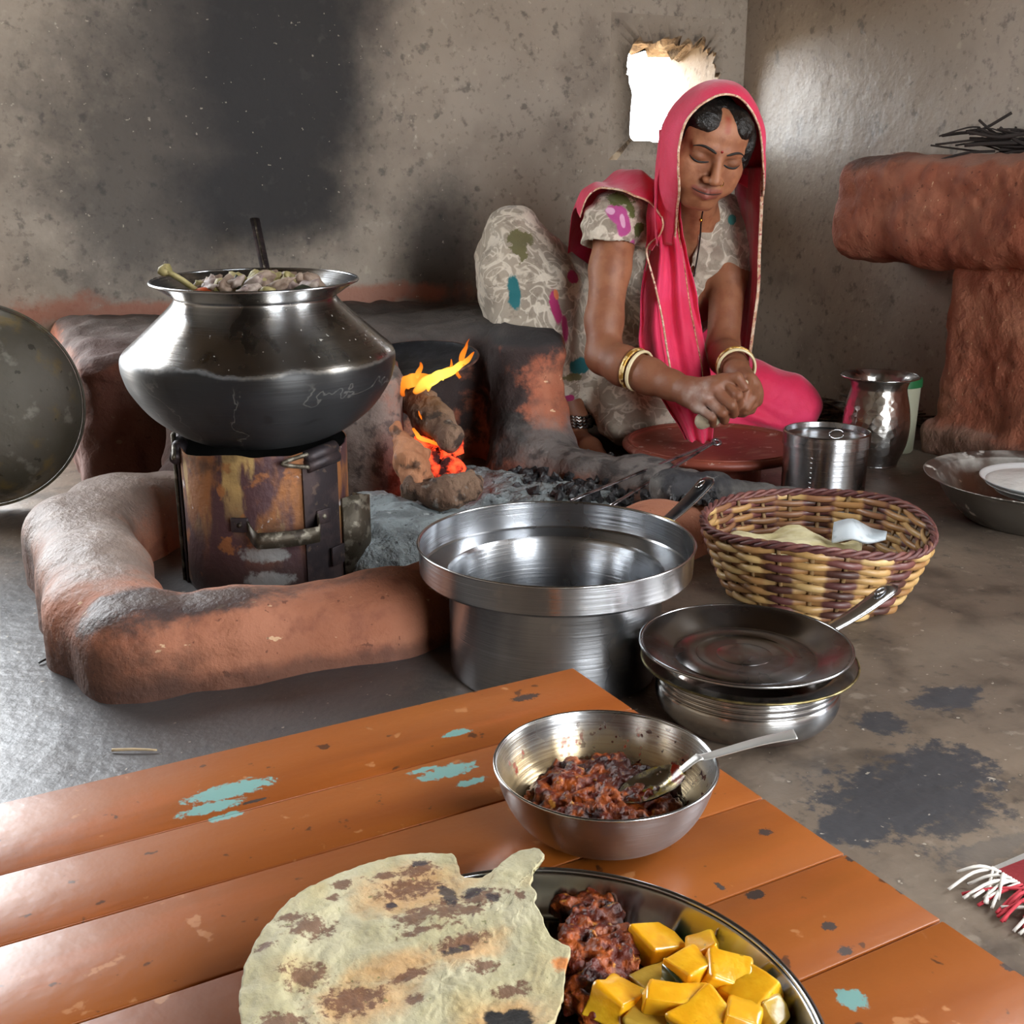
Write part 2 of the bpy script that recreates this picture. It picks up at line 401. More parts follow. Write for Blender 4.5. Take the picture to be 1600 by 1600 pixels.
M_wall_r = mat('polished_mud_plaster', '9c9082', .40, 0, [
    dict(k='n', s=2.2, d=5, a=.35, b=.68, col='aba093'), dict(k='n', s=5, d=6, a=.5, b=.75, col='7b7067', f=.7),
    dict(k='n', s=60, d=5, a=.57, b=.68, col='544b45', f=.35), dict(k='n', s=34, d=5, a=.6, b=.72, col='bdb3a4', f=.45),
    dict(k='m', sp='w', c=[wm(435, 90, .25, .42), wm(435, -150, .27, .6), wm(420, 300, .24, .14)], w=.4, nz=.3, ns=6, col='17171a', f=.95, vr=.7), dict(k='n', s=26, d=6, a=.58, b=.7, col='4a4744', f=.6),
    dict(k='m', sp='w', c=[wm(250, 250, .3, .35), wm(330, 60, .3, .5)], w=.6, nz=.7, ns=7, col='29282a', f=.75),
    dict(k='m', sp='w', c=[wm(690, 420, .12, .22)], w=.6, nz=.5, ns=8, col='1e1c1c', f=.8),
    dict(k='m', sp='w', c=[wm(170, 488, .3, .022), wm(560, 462, .30, .024), wm(110, 485, .1, .035)], w=.5, nz=1.0, ns=14, col='a05c44', f=.7),
    dict(k='n', s=70, d=2, a=.71, b=.74, col='d8cdbb', f=.4)],
    [(3, .008, 3), (14, .003, 4), (60, .0008, 3)], Specular_IOR_Level=.55)
def wall_cells(s0, s1, z0, z1, holes, t, place):
    """wall prism in (s, z) with rectangular holes; place(s, depth, z) -> world"""
    S = sorted({s0, s1, *[h[0] for h in holes], *[h[1] for h in holes]}); Z = sorted({z0, z1, *[h[2] for h in holes], *[h[3] for h in holes]})
    ins = lambda i, j: 0 <= i < len(S)-1 and 0 <= j < len(Z)-1 and not any(h[0] <= S[i] < h[1] and h[2] <= Z[j] < h[3] for h in holes)
    v, f = [], []
    def quad(*p):
        n = len(v); v.extend([place(*q) for q in p]); f.append((n, n+1, n+2, n+3))
    for i in range(len(S)-1):
        for j in range(len(Z)-1):
            if not ins(i, j): continue
            a, b, c, d = S[i], S[i+1], Z[j], Z[j+1]
            quad((a, 0, c), (b, 0, c), (b, 0, d), (a, 0, d)); quad((a, t, d), (b, t, d), (b, t, c), (a, t, c))
            if not ins(i-1, j): quad((a, 0, c), (a, 0, d), (a, t, d), (a, t, c))
            if not ins(i+1, j): quad((b, 0, d), (b, 0, c), (b, t, c), (b, t, d))
            if not ins(i, j-1): quad((b, 0, c), (a, 0, c), (a, t, c), (b, t, c))
            if not ins(i, j+1): quad((a, 0, d), (b, 0, d), (b, t, d), (a, t, d))
    return np.array([tuple(x) for x in v]), f
def struct(name, geo, m, **k): return tag(obj(name, geo, m, w=True, **k), kind='structure')
_a, _b = PB(950, 250), PB(1133, 30); WIN = (_a.x, _b.x, _a.z, _b.z)
struct('wall_back', wall_cells(XL-WALLT, XR+WALLT, 0, ZC, [WIN, DOORB], WALLT, lambda s, t, z: (s, YB+t, z)), M_wall, smooth=False)
struct('wall_right', wall_cells(YF, YB, 0, ZC, [DOORR], WALLT, lambda s, t, z: (XR+t, s, z)), M_wall_r, smooth=False)
struct('wall_left', wall_cells(YF, YB, 0, ZC, [], WALLT, lambda s, t, z: (XL-t, s, z)), M_wall, smooth=False)
struct('wall_front', wall_cells(XL-WALLT, XR, 0, ZC, [DOORF], WALLT, lambda s, t, z: (s, YF-t, z)), M_wall, smooth=False)
# window hole with a ragged mud reveal, splayed outwards
def window():
    px = [(986, 215), (988, 150), (983, 112), (985, 80), (1000, 60), (1025, 64), (1050, 58), (1075, 68), (1095, 70), (1112, 80), (1122, 100), (1124, 150), (1124, 200), (1120, 226), (1080, 228), (1040, 224), (1010, 220)]
    O = crom([(PB(*p).x, PB(*p).z) for p in px], 6, True); n = len(O); c = O.mean(0)
    R = []
    for q in O:                                                   # rectangle point on the same ray
        d = q-c; t = min(((WIN[1] if d[0] > 0 else WIN[0])-c[0])/d[0] if abs(d[0]) > 1e-6 else 9, ((WIN[3] if d[1] > 0 else WIN[2])-c[1])/d[1] if abs(d[1]) > 1e-6 else 9)
        R.append(c+d*t)
    for cx in (0, 1):                                             # snap the nearest to the corners
        for cz in (2, 3):
            k = min(range(n), key=lambda i: np.hypot(R[i][0]-WIN[cx], R[i][1]-WIN[cz])); R[k] = np.array([WIN[cx], WIN[cz]])
    rows = [[(r[0], YB, r[1]) for r in R]]; top = np.clip((O[:, 1]-c[1])/.13, 0, 1); rt = np.clip((O[:, 0]-c[0])/.12, 0, 1)
    for t, e in ((0, 0), (.03, .1), (.08, .35), (.15, .6), (.22, .85), (WALLT, 1)):
        r2 = np.random.default_rng(int(t*1000)); j = r2.normal(0, .005, n)*(.25+top+rt)
        rows.append([(q[0]+.26*e*rt[i]-.36*e*np.clip((c[0]-q[0])/.1, 0, 1)+j[i], YB+t+(.004 if t == 0 else 0), q[1]+j[i]*1.3+.0*e) for i, q in enumerate(O)])
    rows.append([(r[0]+.26*max(0, np.sign(r[0]-c[0])), YB+WALLT, r[1]) for r in R])
    v, f = grid(np.array(rows), True); return v, f
M_reveal = mat('crumbled_mud_edge', 'a08a70', .9, 0, [dict(k='n', s=30, d=5, a=.45, b=.65, col='6b5a4a'), dict(k='n', s=18, d=3, a=.55, b=.65, col='cbb89c')], [(45, .012, 5)])
wo = struct('window_1', window(), M_wall); wo.data.materials.append(M_reveal); _n = len(wo.data.polygons)//7-1
for i, q in enumerate(wo.data.polygons): q.material_index = 0 if i < _n else 1
M_ceil = mat('smoked_ceiling', '43392f', .9, 0, [dict(k='n', s=3, a=.4, b=.7, col='3b342f')], [(8, .02, 4)])
struct('ceiling', xf(rbox(XR-XL+2*WALLT, YB-YF+2*WALLT, .15, 0), TR(((XR+XL)/2, (YB+YF)/2, ZC+.075))), M_ceil, smooth=False)
def fm(u, v, rx, ry): p = Pz(u, v, 0); return ((p.x, p.y, 0), (rx, ry, .1))
M_floor = mat('mud_floor', '675a4e', .5, 0, [
    dict(k='n', s=1.6, d=4, a=.4, b=.65, col='776859'), dict(k='n', s=11, d=7, a=.46, b=.68, col='453b33', f=.8),
    dict(k='n', s=45, d=5, a=.58, b=.7, col='2e2926', f=.6), dict(k='n', s=32, d=4, a=.62, b=.72, col='8f8375', f=.55),
    dict(k='m', sp='w', c=[fm(1420, 1250, .10, .07), fm(1470, 1200, .06, .05), fm(1340, 1290, .05, .03), fm(1480, 1090, .05, .03), fm(1380, 1130, .03, .03), fm(1540, 1330, .06, .015)], w=.2, nz=1.1, ns=48, col='3b3a3d', vr=.55),
    dict(k='m', sp='w', c=[fm(1530, 1000, .12, .05), fm(1590, 1350, .15, .06)], w=.5, nz=.8, ns=15, col='7d7062', f=.6),
    dict(k='m', sp='w', c=[fm(100, 1050, .6, .42)], w=.35, nz=.3, ns=6, col='4d4d50', f=.85, vr=.38),
    dict(k='n', s=90, d=2, a=.7, b=.73, col='b8ad9d', f=.7)],
    [(7, .005, 4), (26, .0012, 5), (90, .0007, 3)], Specular_IOR_Level=.5)
struct('floor', xf(rbox(XR-XL+2*WALLT, YB-YF+2*WALLT, .1, 0), TR(((XR+XL)/2, (YB+YF)/2, -.05))), M_floor, smooth=False)
M_ground = mat('yard_earth', 'b09a7e', .9, 0, [dict(k='n', s=1, a=.4, b=.6, col='97836a')])
struct('ground', xf(rbox(40, 40, .1, 0), TR((0, 0, -.16))), M_ground, smooth=False)
# ================================================================== TABLE AND FOOD
M_wood = mat('orange_painted_plank', '965119', .36, 0, [
    dict(k='n', s=4, d=4, a=.4, b=.7, col='83410f', st=(.5, 3, 1)), dict(k='n', s=16, d=5, a=.55, b=.72, col='a3551f', f=.6, st=(.4, 2, 1)),
    dict(k='n', s=60, d=3, a=.68, b=.72, col='3a2012', f=.8), dict(k='n', s=42, d=4, a=.67, b=.71, col='b87c4a', f=.6, vr=.5),
    dict(k='n', s=120, d=2, a=.3, b=.7, col='8a4212', f=.2)],
    [(6, .0012, 4, (.5, 2, 1)), (60, .0004, 3)], Specular_IOR_Level=.5, Coat_Weight=.25, Coat_Roughness=.3)
TZ = .2; TC = V(.0536, .935, 0); TA = math.radians(29-YAW)
ta = Vector((math.cos(TA), math.sin(TA), 0)); tb = Vector((-math.sin(TA), math.cos(TA), 0))
TL, TWD = 1.25, .60
tcen = TC-ta*(TL/2)-tb*(TWD/2)
table = thing('low_table', 'low orange-painted wooden table with worn planks and chipped turquoise patches', 'table', tcen, rot=(0, 0, TA))
# wear: chips of old turquoise and dark dents lie at known spots of the table top (plank-local metres)
def tloc(u, v):
    d = Pz(u, v, TZ)-tcen; return d.dot(ta), d.dot(tb)
chips = [(360, 1235, .03, .010), (330, 1262, .022, .006), (355, 1275, .012, .004), (700, 1205, .022, .008), (735, 1222, .012, .004), (715, 1145, .012, .005), (1330, 1560, .008, .008), (660, 1203, .010, .003)]
dents = [(396, 1252, .016, .003), (1180, 1398, .010, .007), (1410, 1392, .006, .005), (1295, 1447, .007, .006), (1320, 1485, .007, .006), (1335, 1340, .01, .006), (1125, 1385, .003, .008), (1575, 1510, .006, .006), (1270, 1265, .012, .004), (1195, 1300, .008, .006), (820, 1090, .02, .008)]
pb = [0, .092, .166, .252, .33, .408, .497, .60]
def splank(j):
    y1, y0 = TWD/2-pb[j], TWD/2-pb[j+1]; w = y1-y0; cy = (y0+y1)/2; L = []
    for lst, col, nz, ns in ((chips, '6f9a94', 1.0, 170), (dents, '34231b', 1.0, 330)):
        c = []
        for (u, v, rx, ry) in lst:
            x, y = tloc(u, v)
            if y0-.02 < y < y1+.02: c.append(((x, y-cy, .012), (rx*(.62 if lst is dents else 1), ry*(.62 if lst is dents else 1), .03)))
        if c: L.append(dict(k='m', c=c, w=.15, nz=nz, ns=ns, col=col, vr=.6))
    return y0, y1, w, cy, L
import copy
def wood_variant(j, extra):
    L = [dict(k='n', s=4, d=4, a=.4, b=.7, col='83410f', st=(.5, 3, 1), off=(j*3.1, 0, 0)), dict(k='n', s=16, d=5, a=.55, b=.72, col='a3551f', f=.6, st=(.4, 2, 1), off=(j*1.7, j, 0)),
         dict(k='n', s=55, d=3, a=.67, b=.71, col='3a2012', f=.8, off=(j, 0, 0)), dict(k='n', s=42, d=4, a=.66, b=.70, col='b87c4a', f=.6, vr=.5, off=(0, j, 0)),
         dict(k='x', a=.05, b=-.55, nz=.25, ns=9, col='7d4430', f=.6, vr=.40)]+extra
    return mat('orange_painted_plank_%d' % j, '965119', .36, 0, L, [(6, .0012, 4, (.5, 2, 1)), (60, .0004, 3)], Specular_IOR_Level=.5, Coat_Weight=.25, Coat_Roughness=.3)
for j in range(len(pb)-1):
    y0, y1, w, cy, L = splank(j); gap = (.0010, .0012, .0018, .0010, .0016, .0012, .0012)[j]
    o = obj('plank', rbox(TL, w-gap, .024, .0011, 2), wood_variant(j, L), table, sharp=25); o.location = (0, cy, TZ-.012)
for sx in (-1, 1):
    o = obj('cross_batten', rbox(.05, TWD-.04, .03, .003), M_wood, table); o.location = (sx*(TL/2-.12), 0, TZ-.024-.015)
    for sy in (-1, 1):
        o = obj('leg', rbox(.055, .055, TZ-.024, .004), M_wood, table); o.location = (sx*(TL/2-.05), sy*(TWD/2-.05), (TZ-.024)/2)
# ---- metals
def steel(name, col='b2b4b7', r=.2, extra=(), brush=(6, 6, 260), bd=.0004, **k):
    m = mat(name, col, r, 1, [dict(k='n', s=5, d=4, a=.35, b=.7, col=k.pop('c2', '94969a'), vr=r+.1), dict(k='n', s=40, d=3, a=.6, b=.72, col='d8d4cc', f=.25), *extra], [(1, bd, 2, brush), (8, .002, 2)], Anisotropic=k.pop('an', .75), Anisotropic_Rotation=.25, **k)
    t = m.node_tree.nodes.new('ShaderNodeTangent'); t.direction_type = 'RADIAL'; t.axis = 'Z'; m.node_tree.links.new(t.outputs[0], m.node_tree.nodes['Principled BSDF'].inputs['Tangent']); return m
M_steel = steel('stainless_steel', r=.21); M_steel_b = steel('polished_steel', 'c2c4c6', .15, bd=.0002, an=.0)
M_bowl = steel('spattered_bowl_steel', 'a8a7a6', .24, [
    dict(k='z', a=.044, b=.022, nz=.04, ns=40, f=.55, col='a8862c', vm=.55, **{'and': dict(k='at', n='inner')}),
    dict(k='n', s=70, d=3, a=.6, b=.66, col='7c220a', vm=.0, vr=.25, **{'and': [dict(k='at', n='inner'), dict(k='z', a=.047, b=.026, nz=.035, ns=25)]}),
    dict(k='n', s=150, d=2, a=.62, b=.66, col='3a0f06', vm=.0, vr=.25, **{'and': [dict(k='at', n='inner'), dict(k='x', a=.0, b=.035), dict(k='z', a=.047, b=.036)]})])
def bowl_at(p):
    r = thing('steel_bowl', 'small steel bowl of red chutney on the orange table', 'bowl', p)
    prof = [(0, 0), (.026, .0004), (.041, .002), (.055, .0095), (.064, .021), (.0695, .034), (.0728, .0475)]
    g = shell(prof, .0012, 128); o = obj('bowl_body', g, M_bowl, r); v = g[0]
    half = len(v)//2; a = np.zeros(len(v)); a[half:] = 1; setf(o, 'inner', a)
    o2 = obj('rolled_rim', tube([(.0730*math.cos(t), .0730*math.sin(t), .0478) for t in np.linspace(0, 2*PI, 128, endpoint=False)], .0011, 8, closed=True), M_steel_b, r)
    return r
BOWLP = Pz(946, 1190, .2475); BOWLP.z = TZ
bowl_at(BOWLP)
def paste(c, rx, ry, h, seed, hres=.0012, base=None, tilt=(0, 0)):
    S = SDF((c[0]-rx*1.25, c[1]-ry*1.25, c[2]-.012), (c[0]+rx*1.25, c[1]+ry*1.25, c[2]+h*1.7), hres)
    S.ell((c[0], c[1], c[2]-.004), (rx, ry, h+.004))
    r = np.random.default_rng(seed)
    for i in range(110):
        t, q = r.uniform(0, 2*PI), math.sqrt(r.uniform(0, 1))*.92; x, y = q*math.cos(t)*rx, q*math.sin(t)*ry
        z = h*math.sqrt(max(0, 1-q*q))
        s_ = r.uniform(.0025, .0068); S.ell((c[0]+x, c[1]+y, c[2]+z*.92), (s_*r.uniform(.7, 1.3), s_, s_*.8), k=.002)
    S.disp(.0026, 210, 3, seed); S.box((c[0], c[1], c[2]-.0525), (.2, .2, .05), .001, None, .002, 's'); v, f = S.mesh(); return v, f
M_chut = mat('red_chilli_chutney', '5a1a08', .36, 0, [dict(k='n', s=90, d=4, a=.42, b=.62, col='a5501c'), dict(k='n', s=55, d=4, a=.54, b=.66, col='2b0805'), dict(k='n', s=140, d=3, a=.62, b=.7, col='c98a35', f=.8),
    dict(k='m', c=[((.04, .0, .02), (.035, .03, .03))], w=.4, nz=.5, ns=50, col='2a0906', f=.85)], [(260, .0016, 5), (90, .002, 3)], Specular_IOR_Level=.4)
g = paste((BOWLP.x, BOWLP.y, TZ+.018), .0535, .0535, .013, 3)
tag(obj('chutney', g, M_chut, w=True), 'chunky dark red chutney filling the small steel bowl', 'chutney')
# spoon standing in the bowl
def spoon():
    A = np.array(Pz(1018, 1224, TZ+.037)); B_ = np.array(Pz(1105, 1186, TZ+.051)); C_ = np.array(Pz(1243, 1147, TZ+.070))
    r = thing('spoon', 'steel spoon resting in the small bowl of chutney', 'spoon', Vector(A))
    A, B_, C_ = (x-np.array(r.location) for x in (A, B_, C_))
    d = (B_-A); d /= np.linalg.norm(d); sd = np.cross(d, (0, 0, 1)); sd /= np.linalg.norm(sd); up = np.cross(sd, d)
    # bowl of the spoon: oval dish
    m, n = 14, 24; P = []
    for i in range(m+1):
        q = i/m
        P.append([A+d*(.024*q*math.cos(t))+sd*(.0165*q*math.sin(t))+up*(-.006*(1-q*q)) for t in np.linspace(0, 2*PI, n, endpoint=False)])
    v, f = grid(np.array(P), True); P2 = np.array(P)-up*.001; v2, f2 = grid(P2, True)
    M_oil = steel('oily_spoon_steel', 'b9b09a', .15, [dict(k='n', s=60, a=.45, b=.6, col='8a7420', vm=.4), dict(k='n', s=90, a=.58, b=.64, col='6e1d0b', vm=0)])
    obj('spoon_bowl', join((v, f), (v2, [q[::-1] for q in f2])), M_oil, r)
    K = crom([A+d*.021+up*.0, A+d*.034+up*.004, B_+(0, 0, .002), C_*.6+B_*.4+up*.002, C_], 10); s = np.linspace(0, 1, len(K))
    w = .0032+.0042*s**1.2; obj('handle', tube(K, w, 12, .0011+0*s), mat('worn_spoon_steel', 'd4d3cf', .42, .8, [dict(k='n', s=60, a=.62, b=.68, col='3a3430', f=.8)]), r)
spoon()
# ---- thali
TH = V(.015, .457, TZ)
thali = thing('thali_plate', 'large steel thali plate at the table front under flatbread and vegetables', 'plate', TH)
M_thali = steel('thali_steel', 'a8a49c', .14, [dict(k='n', s=18, d=3, a=.5, b=.7, col='8b7a3a', f=.35, vr=.08)], (60, 60, 60), .0001)
obj('dish', shell([(0, 0), (.11, 0), (.121, .003), (.128, .012), (.133, .024)], .0012, 160), M_thali, thali)
obj('rolled_rim', tube([(.1345*math.cos(t), .1345*math.sin(t), .0245) for t in np.linspace(0, 2*PI, 160, endpoint=False)], .0019, 10, closed=True), M_steel_b, thali)
c = Pz(935, 1490, TZ+.008); S = (c.x, c.y, TZ+.004)
def chut2():
    S = SDF((c.x-.05, c.y-.06, TZ-.005), (c.x+.05, c.y+.06, TZ+.045), .0012); r = np.random.default_rng(5)
    for i in range(130):
        t = r.uniform(-1, 1); p = Pz(925+30*r.normal()*.9+ (8 if t < 0 else 0), 1495+88*t, TZ+.010); wd = 1-abs(t)*.45
        s_ = r.uniform(.004, .0085); S.ell((p.x, p.y, TZ+.006+r.uniform(0, .014)*wd), (s_*r.uniform(.8, 1.3), s_*r.uniform(.8, 1.3), s_), k=.003)
    S.disp(.0026, 220, 3, 9); return S.mesh()
tag(obj('chutney', chut2(), M_chut, w=True), 'mound of dark red chutney on the thali beside the yellow vegetables', 'chutney')
M_pot = mat('turmeric_potato', 'd99a10', .3, 0, [dict(k='n', s=40, d=3, a=.4, b=.7, col='eebc2a'), dict(k='n', s=120, d=2, a=.64, b=.7, col='6b4a10', f=.7)], [(90, .0008, 3)], Specular_IOR_Level=.55, Coat_Weight=.35, Coat_Roughness=.12, Subsurface_Weight=.25, Subsurface_Radius=(.006, .003, .001), Subsurface_Scale=1.0)
M_pot2 = mat('pale_potato', 'bf9a3a', .32, 0, [dict(k='n', s=40, d=3, a=.4, b=.7, col='a98a3c')], [(90, .0008, 3)], Coat_Weight=.4, Coat_Roughness=.12)
M_peel = mat('dark_green_peel', '23301a', .3, 0, [dict(k='n', s=60, a=.5, b=.6, col='42521f')], Coat_Weight=.5)
def chunk(sx, sy, sz, seed):
    r = np.random.default_rng(seed); bm = bmesh.new(); bmesh.ops.create_cube(bm, size=1)
    for q in bm.verts: q.co = Vector((q.co.x*sx*r.uniform(.72, 1.28), q.co.y*sy*r.uniform(.72, 1.28), q.co.z*sz*r.uniform(.72, 1.25)))
    bmesh.ops.bevel(bm, geom=bm.edges[:], offset=min(sx, sy, sz)*.13, segments=3, affect='EDGES', profile=.6)
    bmesh.ops.subdivide_edges(bm, edges=bm.edges[:], cuts=1, use_grid_fill=True)
    bm.normal_update()
    for q in bm.verts: q.co += q.normal*.0014*float(fbm(np.array(q.co)[None]*1.0, 130, 2, seed)[0])
    bm.verts.index_update(); g = (np.array([q.co[:] for q in bm.verts]), [tuple(x.index for x in p.verts) for p in bm.faces]); bm.free(); return g
# (u, v, lift, sx, sy, sz, rot, mat, label)
ch = [(1020, 1478, .010, .026, .021, .019, (.2, .3, .3), M_pot, 'yellow potato chunk nearest the back rim of the thali'),
      (1075, 1525, .013, .021, .020, .024, (.1, -.1, .1), M_pot, 'upright yellow potato cube in the middle of the vegetable heap'),
      (1100, 1495, .010, .024, .018, .020, (-.3, .2, 1.1), M_pot, 'yellow potato wedge behind the upright cube, far row of the heap'),
      (1128, 1530, .012, .024, .022, .022, (.2, .3, -.6), M_pot, 'pale-topped yellow potato piece right of the upright cube'),
      (1178, 1562, .011, .024, .022, .020, (.0, -.2, .2), M_pot, 'yellow potato block at the right end of the heap'),
      (966, 1570, .010, .024, .021, .018, (.1, .25, .5), M_pot, 'yellow potato chunk at the left end beside the red chutney'),
      (1050, 1566, .016, .029, .015, .015, (.1, .2, -.5), M_pot, 'long orange-yellow potato wedge lying on top of the heap'),
      (1090, 1596, .013, .026, .022, .020, (.3, -.1, .3), M_pot, 'yellow potato chunk at the front of the heap under the long wedge'),
      (1160, 1602, .011, .022, .020, .018, (.1, .2, .9), M_pot, 'yellow potato chunk in the front row, right of centre'),
      (1018, 1592, .008, .026, .02, .014, (.1, -.2, .7), M_pot2, 'dull olive potato slice sunk in the gravy at the heap front'),
      (1020, 1540, .006, .024, .018, .012, (0, .1, .2), M_pot2, 'dull olive potato slice sunk in gravy behind the long wedge'),
      (1205, 1592, .009, .016, .012, .014, (.4, .2, .3), M_pot2, 'small olive potato scrap against the right rim of the thali')]
for i, (u, v, z, sx, sy, sz, rt, m, lb) in enumerate(ch):
    o = obj('potato_chunk', chunk(sx, sy, sz, 20+i), m); o.location = Pz(u, v, TZ+.004+z); o.rotation_euler = rt
    tag(o, lb, 'potato', 'potato chunks on the thali')
    if i in (0, 1, 3, 7): 
        s_ = obj('peel', xf(rbox(sx*.12, sy*.8, sz*.7, .0008, 1), TR(((1 if i in (0, 3) else -1)*sx*.5, 0, 0))), M_peel, o)
o = obj('gravy', lathe(crom([(0, .0045), (.036, .004), (.046, .0032), (.05, .0014)], 4), 64), mat('turmeric_gravy', '7a4d0c', .12, 0, [dict(k='n', s=30, a=.4, b=.6, col='553409')], Coat_Weight=.5, Coat_Roughness=.05))
o.location = Pz(1075, 1568, TZ+.001); tag(o, 'thin brown-yellow gravy pooled under the potato chunks', 'gravy')
# ---- flatbread
def roti():
    cx = np.array(V(-.036, .488, 0))[:2]; R = .103; m, n = 70, 220; rows = []
    # torn edge in pixels -> plan positions at the bread's height
    torn = [(640, 1328), (690, 1326), (708, 1326), (716, 1345), (722, 1362), (738, 1364), (758, 1361), (772, 1352), (786, 1338), (806, 1326), (812, 1324), (820, 1321), (838, 1321), (850, 1330), (845, 1338), (833, 1345), (832, 1362), (828, 1376), (838, 1394), (836, 1404), (848, 1428), (858, 1448), (878, 1460), (893, 1465), (884, 1490), (882, 1512), (878, 1540), (870, 1565), (866, 1575), (856, 1584), (850, 1600), (846, 1650), (820, 1720), (760, 1800), (650, 1830), (520, 1790), (430, 1700), (385, 1630), (374, 1575), (382, 1520), (405, 1470), (450, 1415), (520, 1368), (580, 1341)]
    T = np.array([np.array(Pz(u, v, TZ+.034))[:2] for u, v in torn]); K = crom(T, 12, True)
    ang = np.unwrap(np.arctan2(K[:, 1]-cx[1], K[:, 0]-cx[0]))
    seg = np.r_[0, np.cumsum(np.linalg.norm(np.diff(np.vstack([K, K[:1]]), axis=0), axis=1))]; tt = np.linspace(0, seg[-1], n, endpoint=False)
    KK = np.vstack([K, K[:1]]); E = np.stack([np.interp(tt, seg, KK[:, i]) for i in (0, 1)], 1)
    E += np.stack([fbm(np.c_[E, 0*E[:, 0]], 300, 2, 3), fbm(np.c_[E, 0*E[:, 0]+5], 300, 2, 4)], 1)*.0006
    for i in range(m+1):
        q = (i/m)**.8; p = cx+(E-cx)*q; z = np.full(n, TZ+.031)
        d = np.linalg.norm(p-np.array(TH)[:2], axis=1)
        P3 = np.c_[p, 0*z]; z += .0022*fbm(P3, 28, 2, 1)+.0008*fbm(P3, 110, 2, 2)+.0004*fbm(P3, 400, 2, 6)
        z += -.004*np.exp(-((d/.09)**2))+.001
        s = (p-cx)@np.array(V(.94, .33, 0))[:2]; ed = np.clip((q-.72)/.1, 0, 1); z += .0035*ed*(3-2*ed)*ed*np.clip(-s/.05, 0, 1)
        rows.append(np.c_[p, z])
    P = np.array(rows); th = .0032
    v, f = grid(P, True); B_ = P.copy(); B_[..., 2] -= th; v2, f2 = grid(B_, True); k = len(v); nn = P.shape[1]; o0 = P.shape[0]*nn-nn
    side = [(o0+j, o0+(j+1) % nn, k+o0+(j+1) % nn, k+o0+j) for j in range(nn)]
    return np.concatenate([v, v2]), [q[::-1] for q in f]+[tuple(x+k for x in q) for q in f2]+[q[::-1] for q in side]
g = roti(); lo = np.array([*(g[0].max(0)+g[0].min(0))[:2]/2, g[0][:, 2].min()])
def rb(*L): return [((Pz(u, v, TZ+.034).x-lo[0], Pz(u, v, TZ+.034).y-lo[1], .006), (rx, ry, .05)) for u, v, rx, ry in L]
br1 = rb((485, 1450, .012, .008), (478, 1520, .010, .008), (552, 1550, .015, .010), (655, 1352, .010, .006), (640, 1378, .016, .008), (655, 1425, .014, .007), (600, 1362, .008, .003), (720, 1462, .012, .006), (752, 1395, .012, .006), (735, 1415, .008, .005), (700, 1415, .01, .01), (455, 1438, .008, .003), (415, 1485, .006, .003), (640, 1513, .01, .003), (755, 1497, .008, .004), (660, 1448, .012, .003), (812, 1393, .003, .004), (650, 1548, .004, .004), (800, 1530, .010, .004), (440, 1600, .012, .006), (730, 1600, .008, .005), (532, 1380, .006, .003), (520, 1400, .004, .003), (610, 1406, .004, .003))
black = rb((795, 1573, .013, .006), (770, 1570, .006, .005), (815, 1580, .006, .005)); dk = rb((700, 1390, .004, .010), (655, 1343, .005, .003), (740, 1388, .007, .004), (770, 1396, .004, .004), (612, 1405, .003, .003), (715, 1475, .008, .003))
M_roti = mat('millet_flatbread', 'bab293', .75, 0, [dict(k='n', s=25, d=4, a=.4, b=.65, col='aca37f'), dict(k='n', s=14, d=3, a=.55, b=.7, col='c9a76c', f=.5),
    dict(k='m', c=rb((560, 1550, .024, .015), (620, 1500, .03, .01), (795, 1573, .022, .013), (730, 1470, .02, .01), (650, 1380, .03, .02)), w=.6, nz=1, ns=30, col='c48a48', f=.6),
    dict(k='m', c=br1, w=.35, nz=1.7, ns=230, col='5e3423', f=.85), dict(k='m', c=dk, w=.3, nz=1.1, ns=240, col='2d2328', f=.9), dict(k='m', c=black, w=.2, nz=.7, ns=90, col='120d0a'),
    dict(k='m', c=rb((880, 1490, .006, .005)), w=.4, nz=1, ns=120, col='c4680e', f=.8), dict(k='n', s=200, d=2, a=.7, b=.74, col='6b6a3c', f=.7)],
    [(60, .0015, 3), (260, .0009, 3)], Subsurface_Weight=.1, Subsurface_Radius=(.004, .003, .002))
fl = obj('flatbread', g, M_roti, w=True); tag(fl, 'torn round millet flatbread with scorch marks covering the left of the thali', 'flatbread')
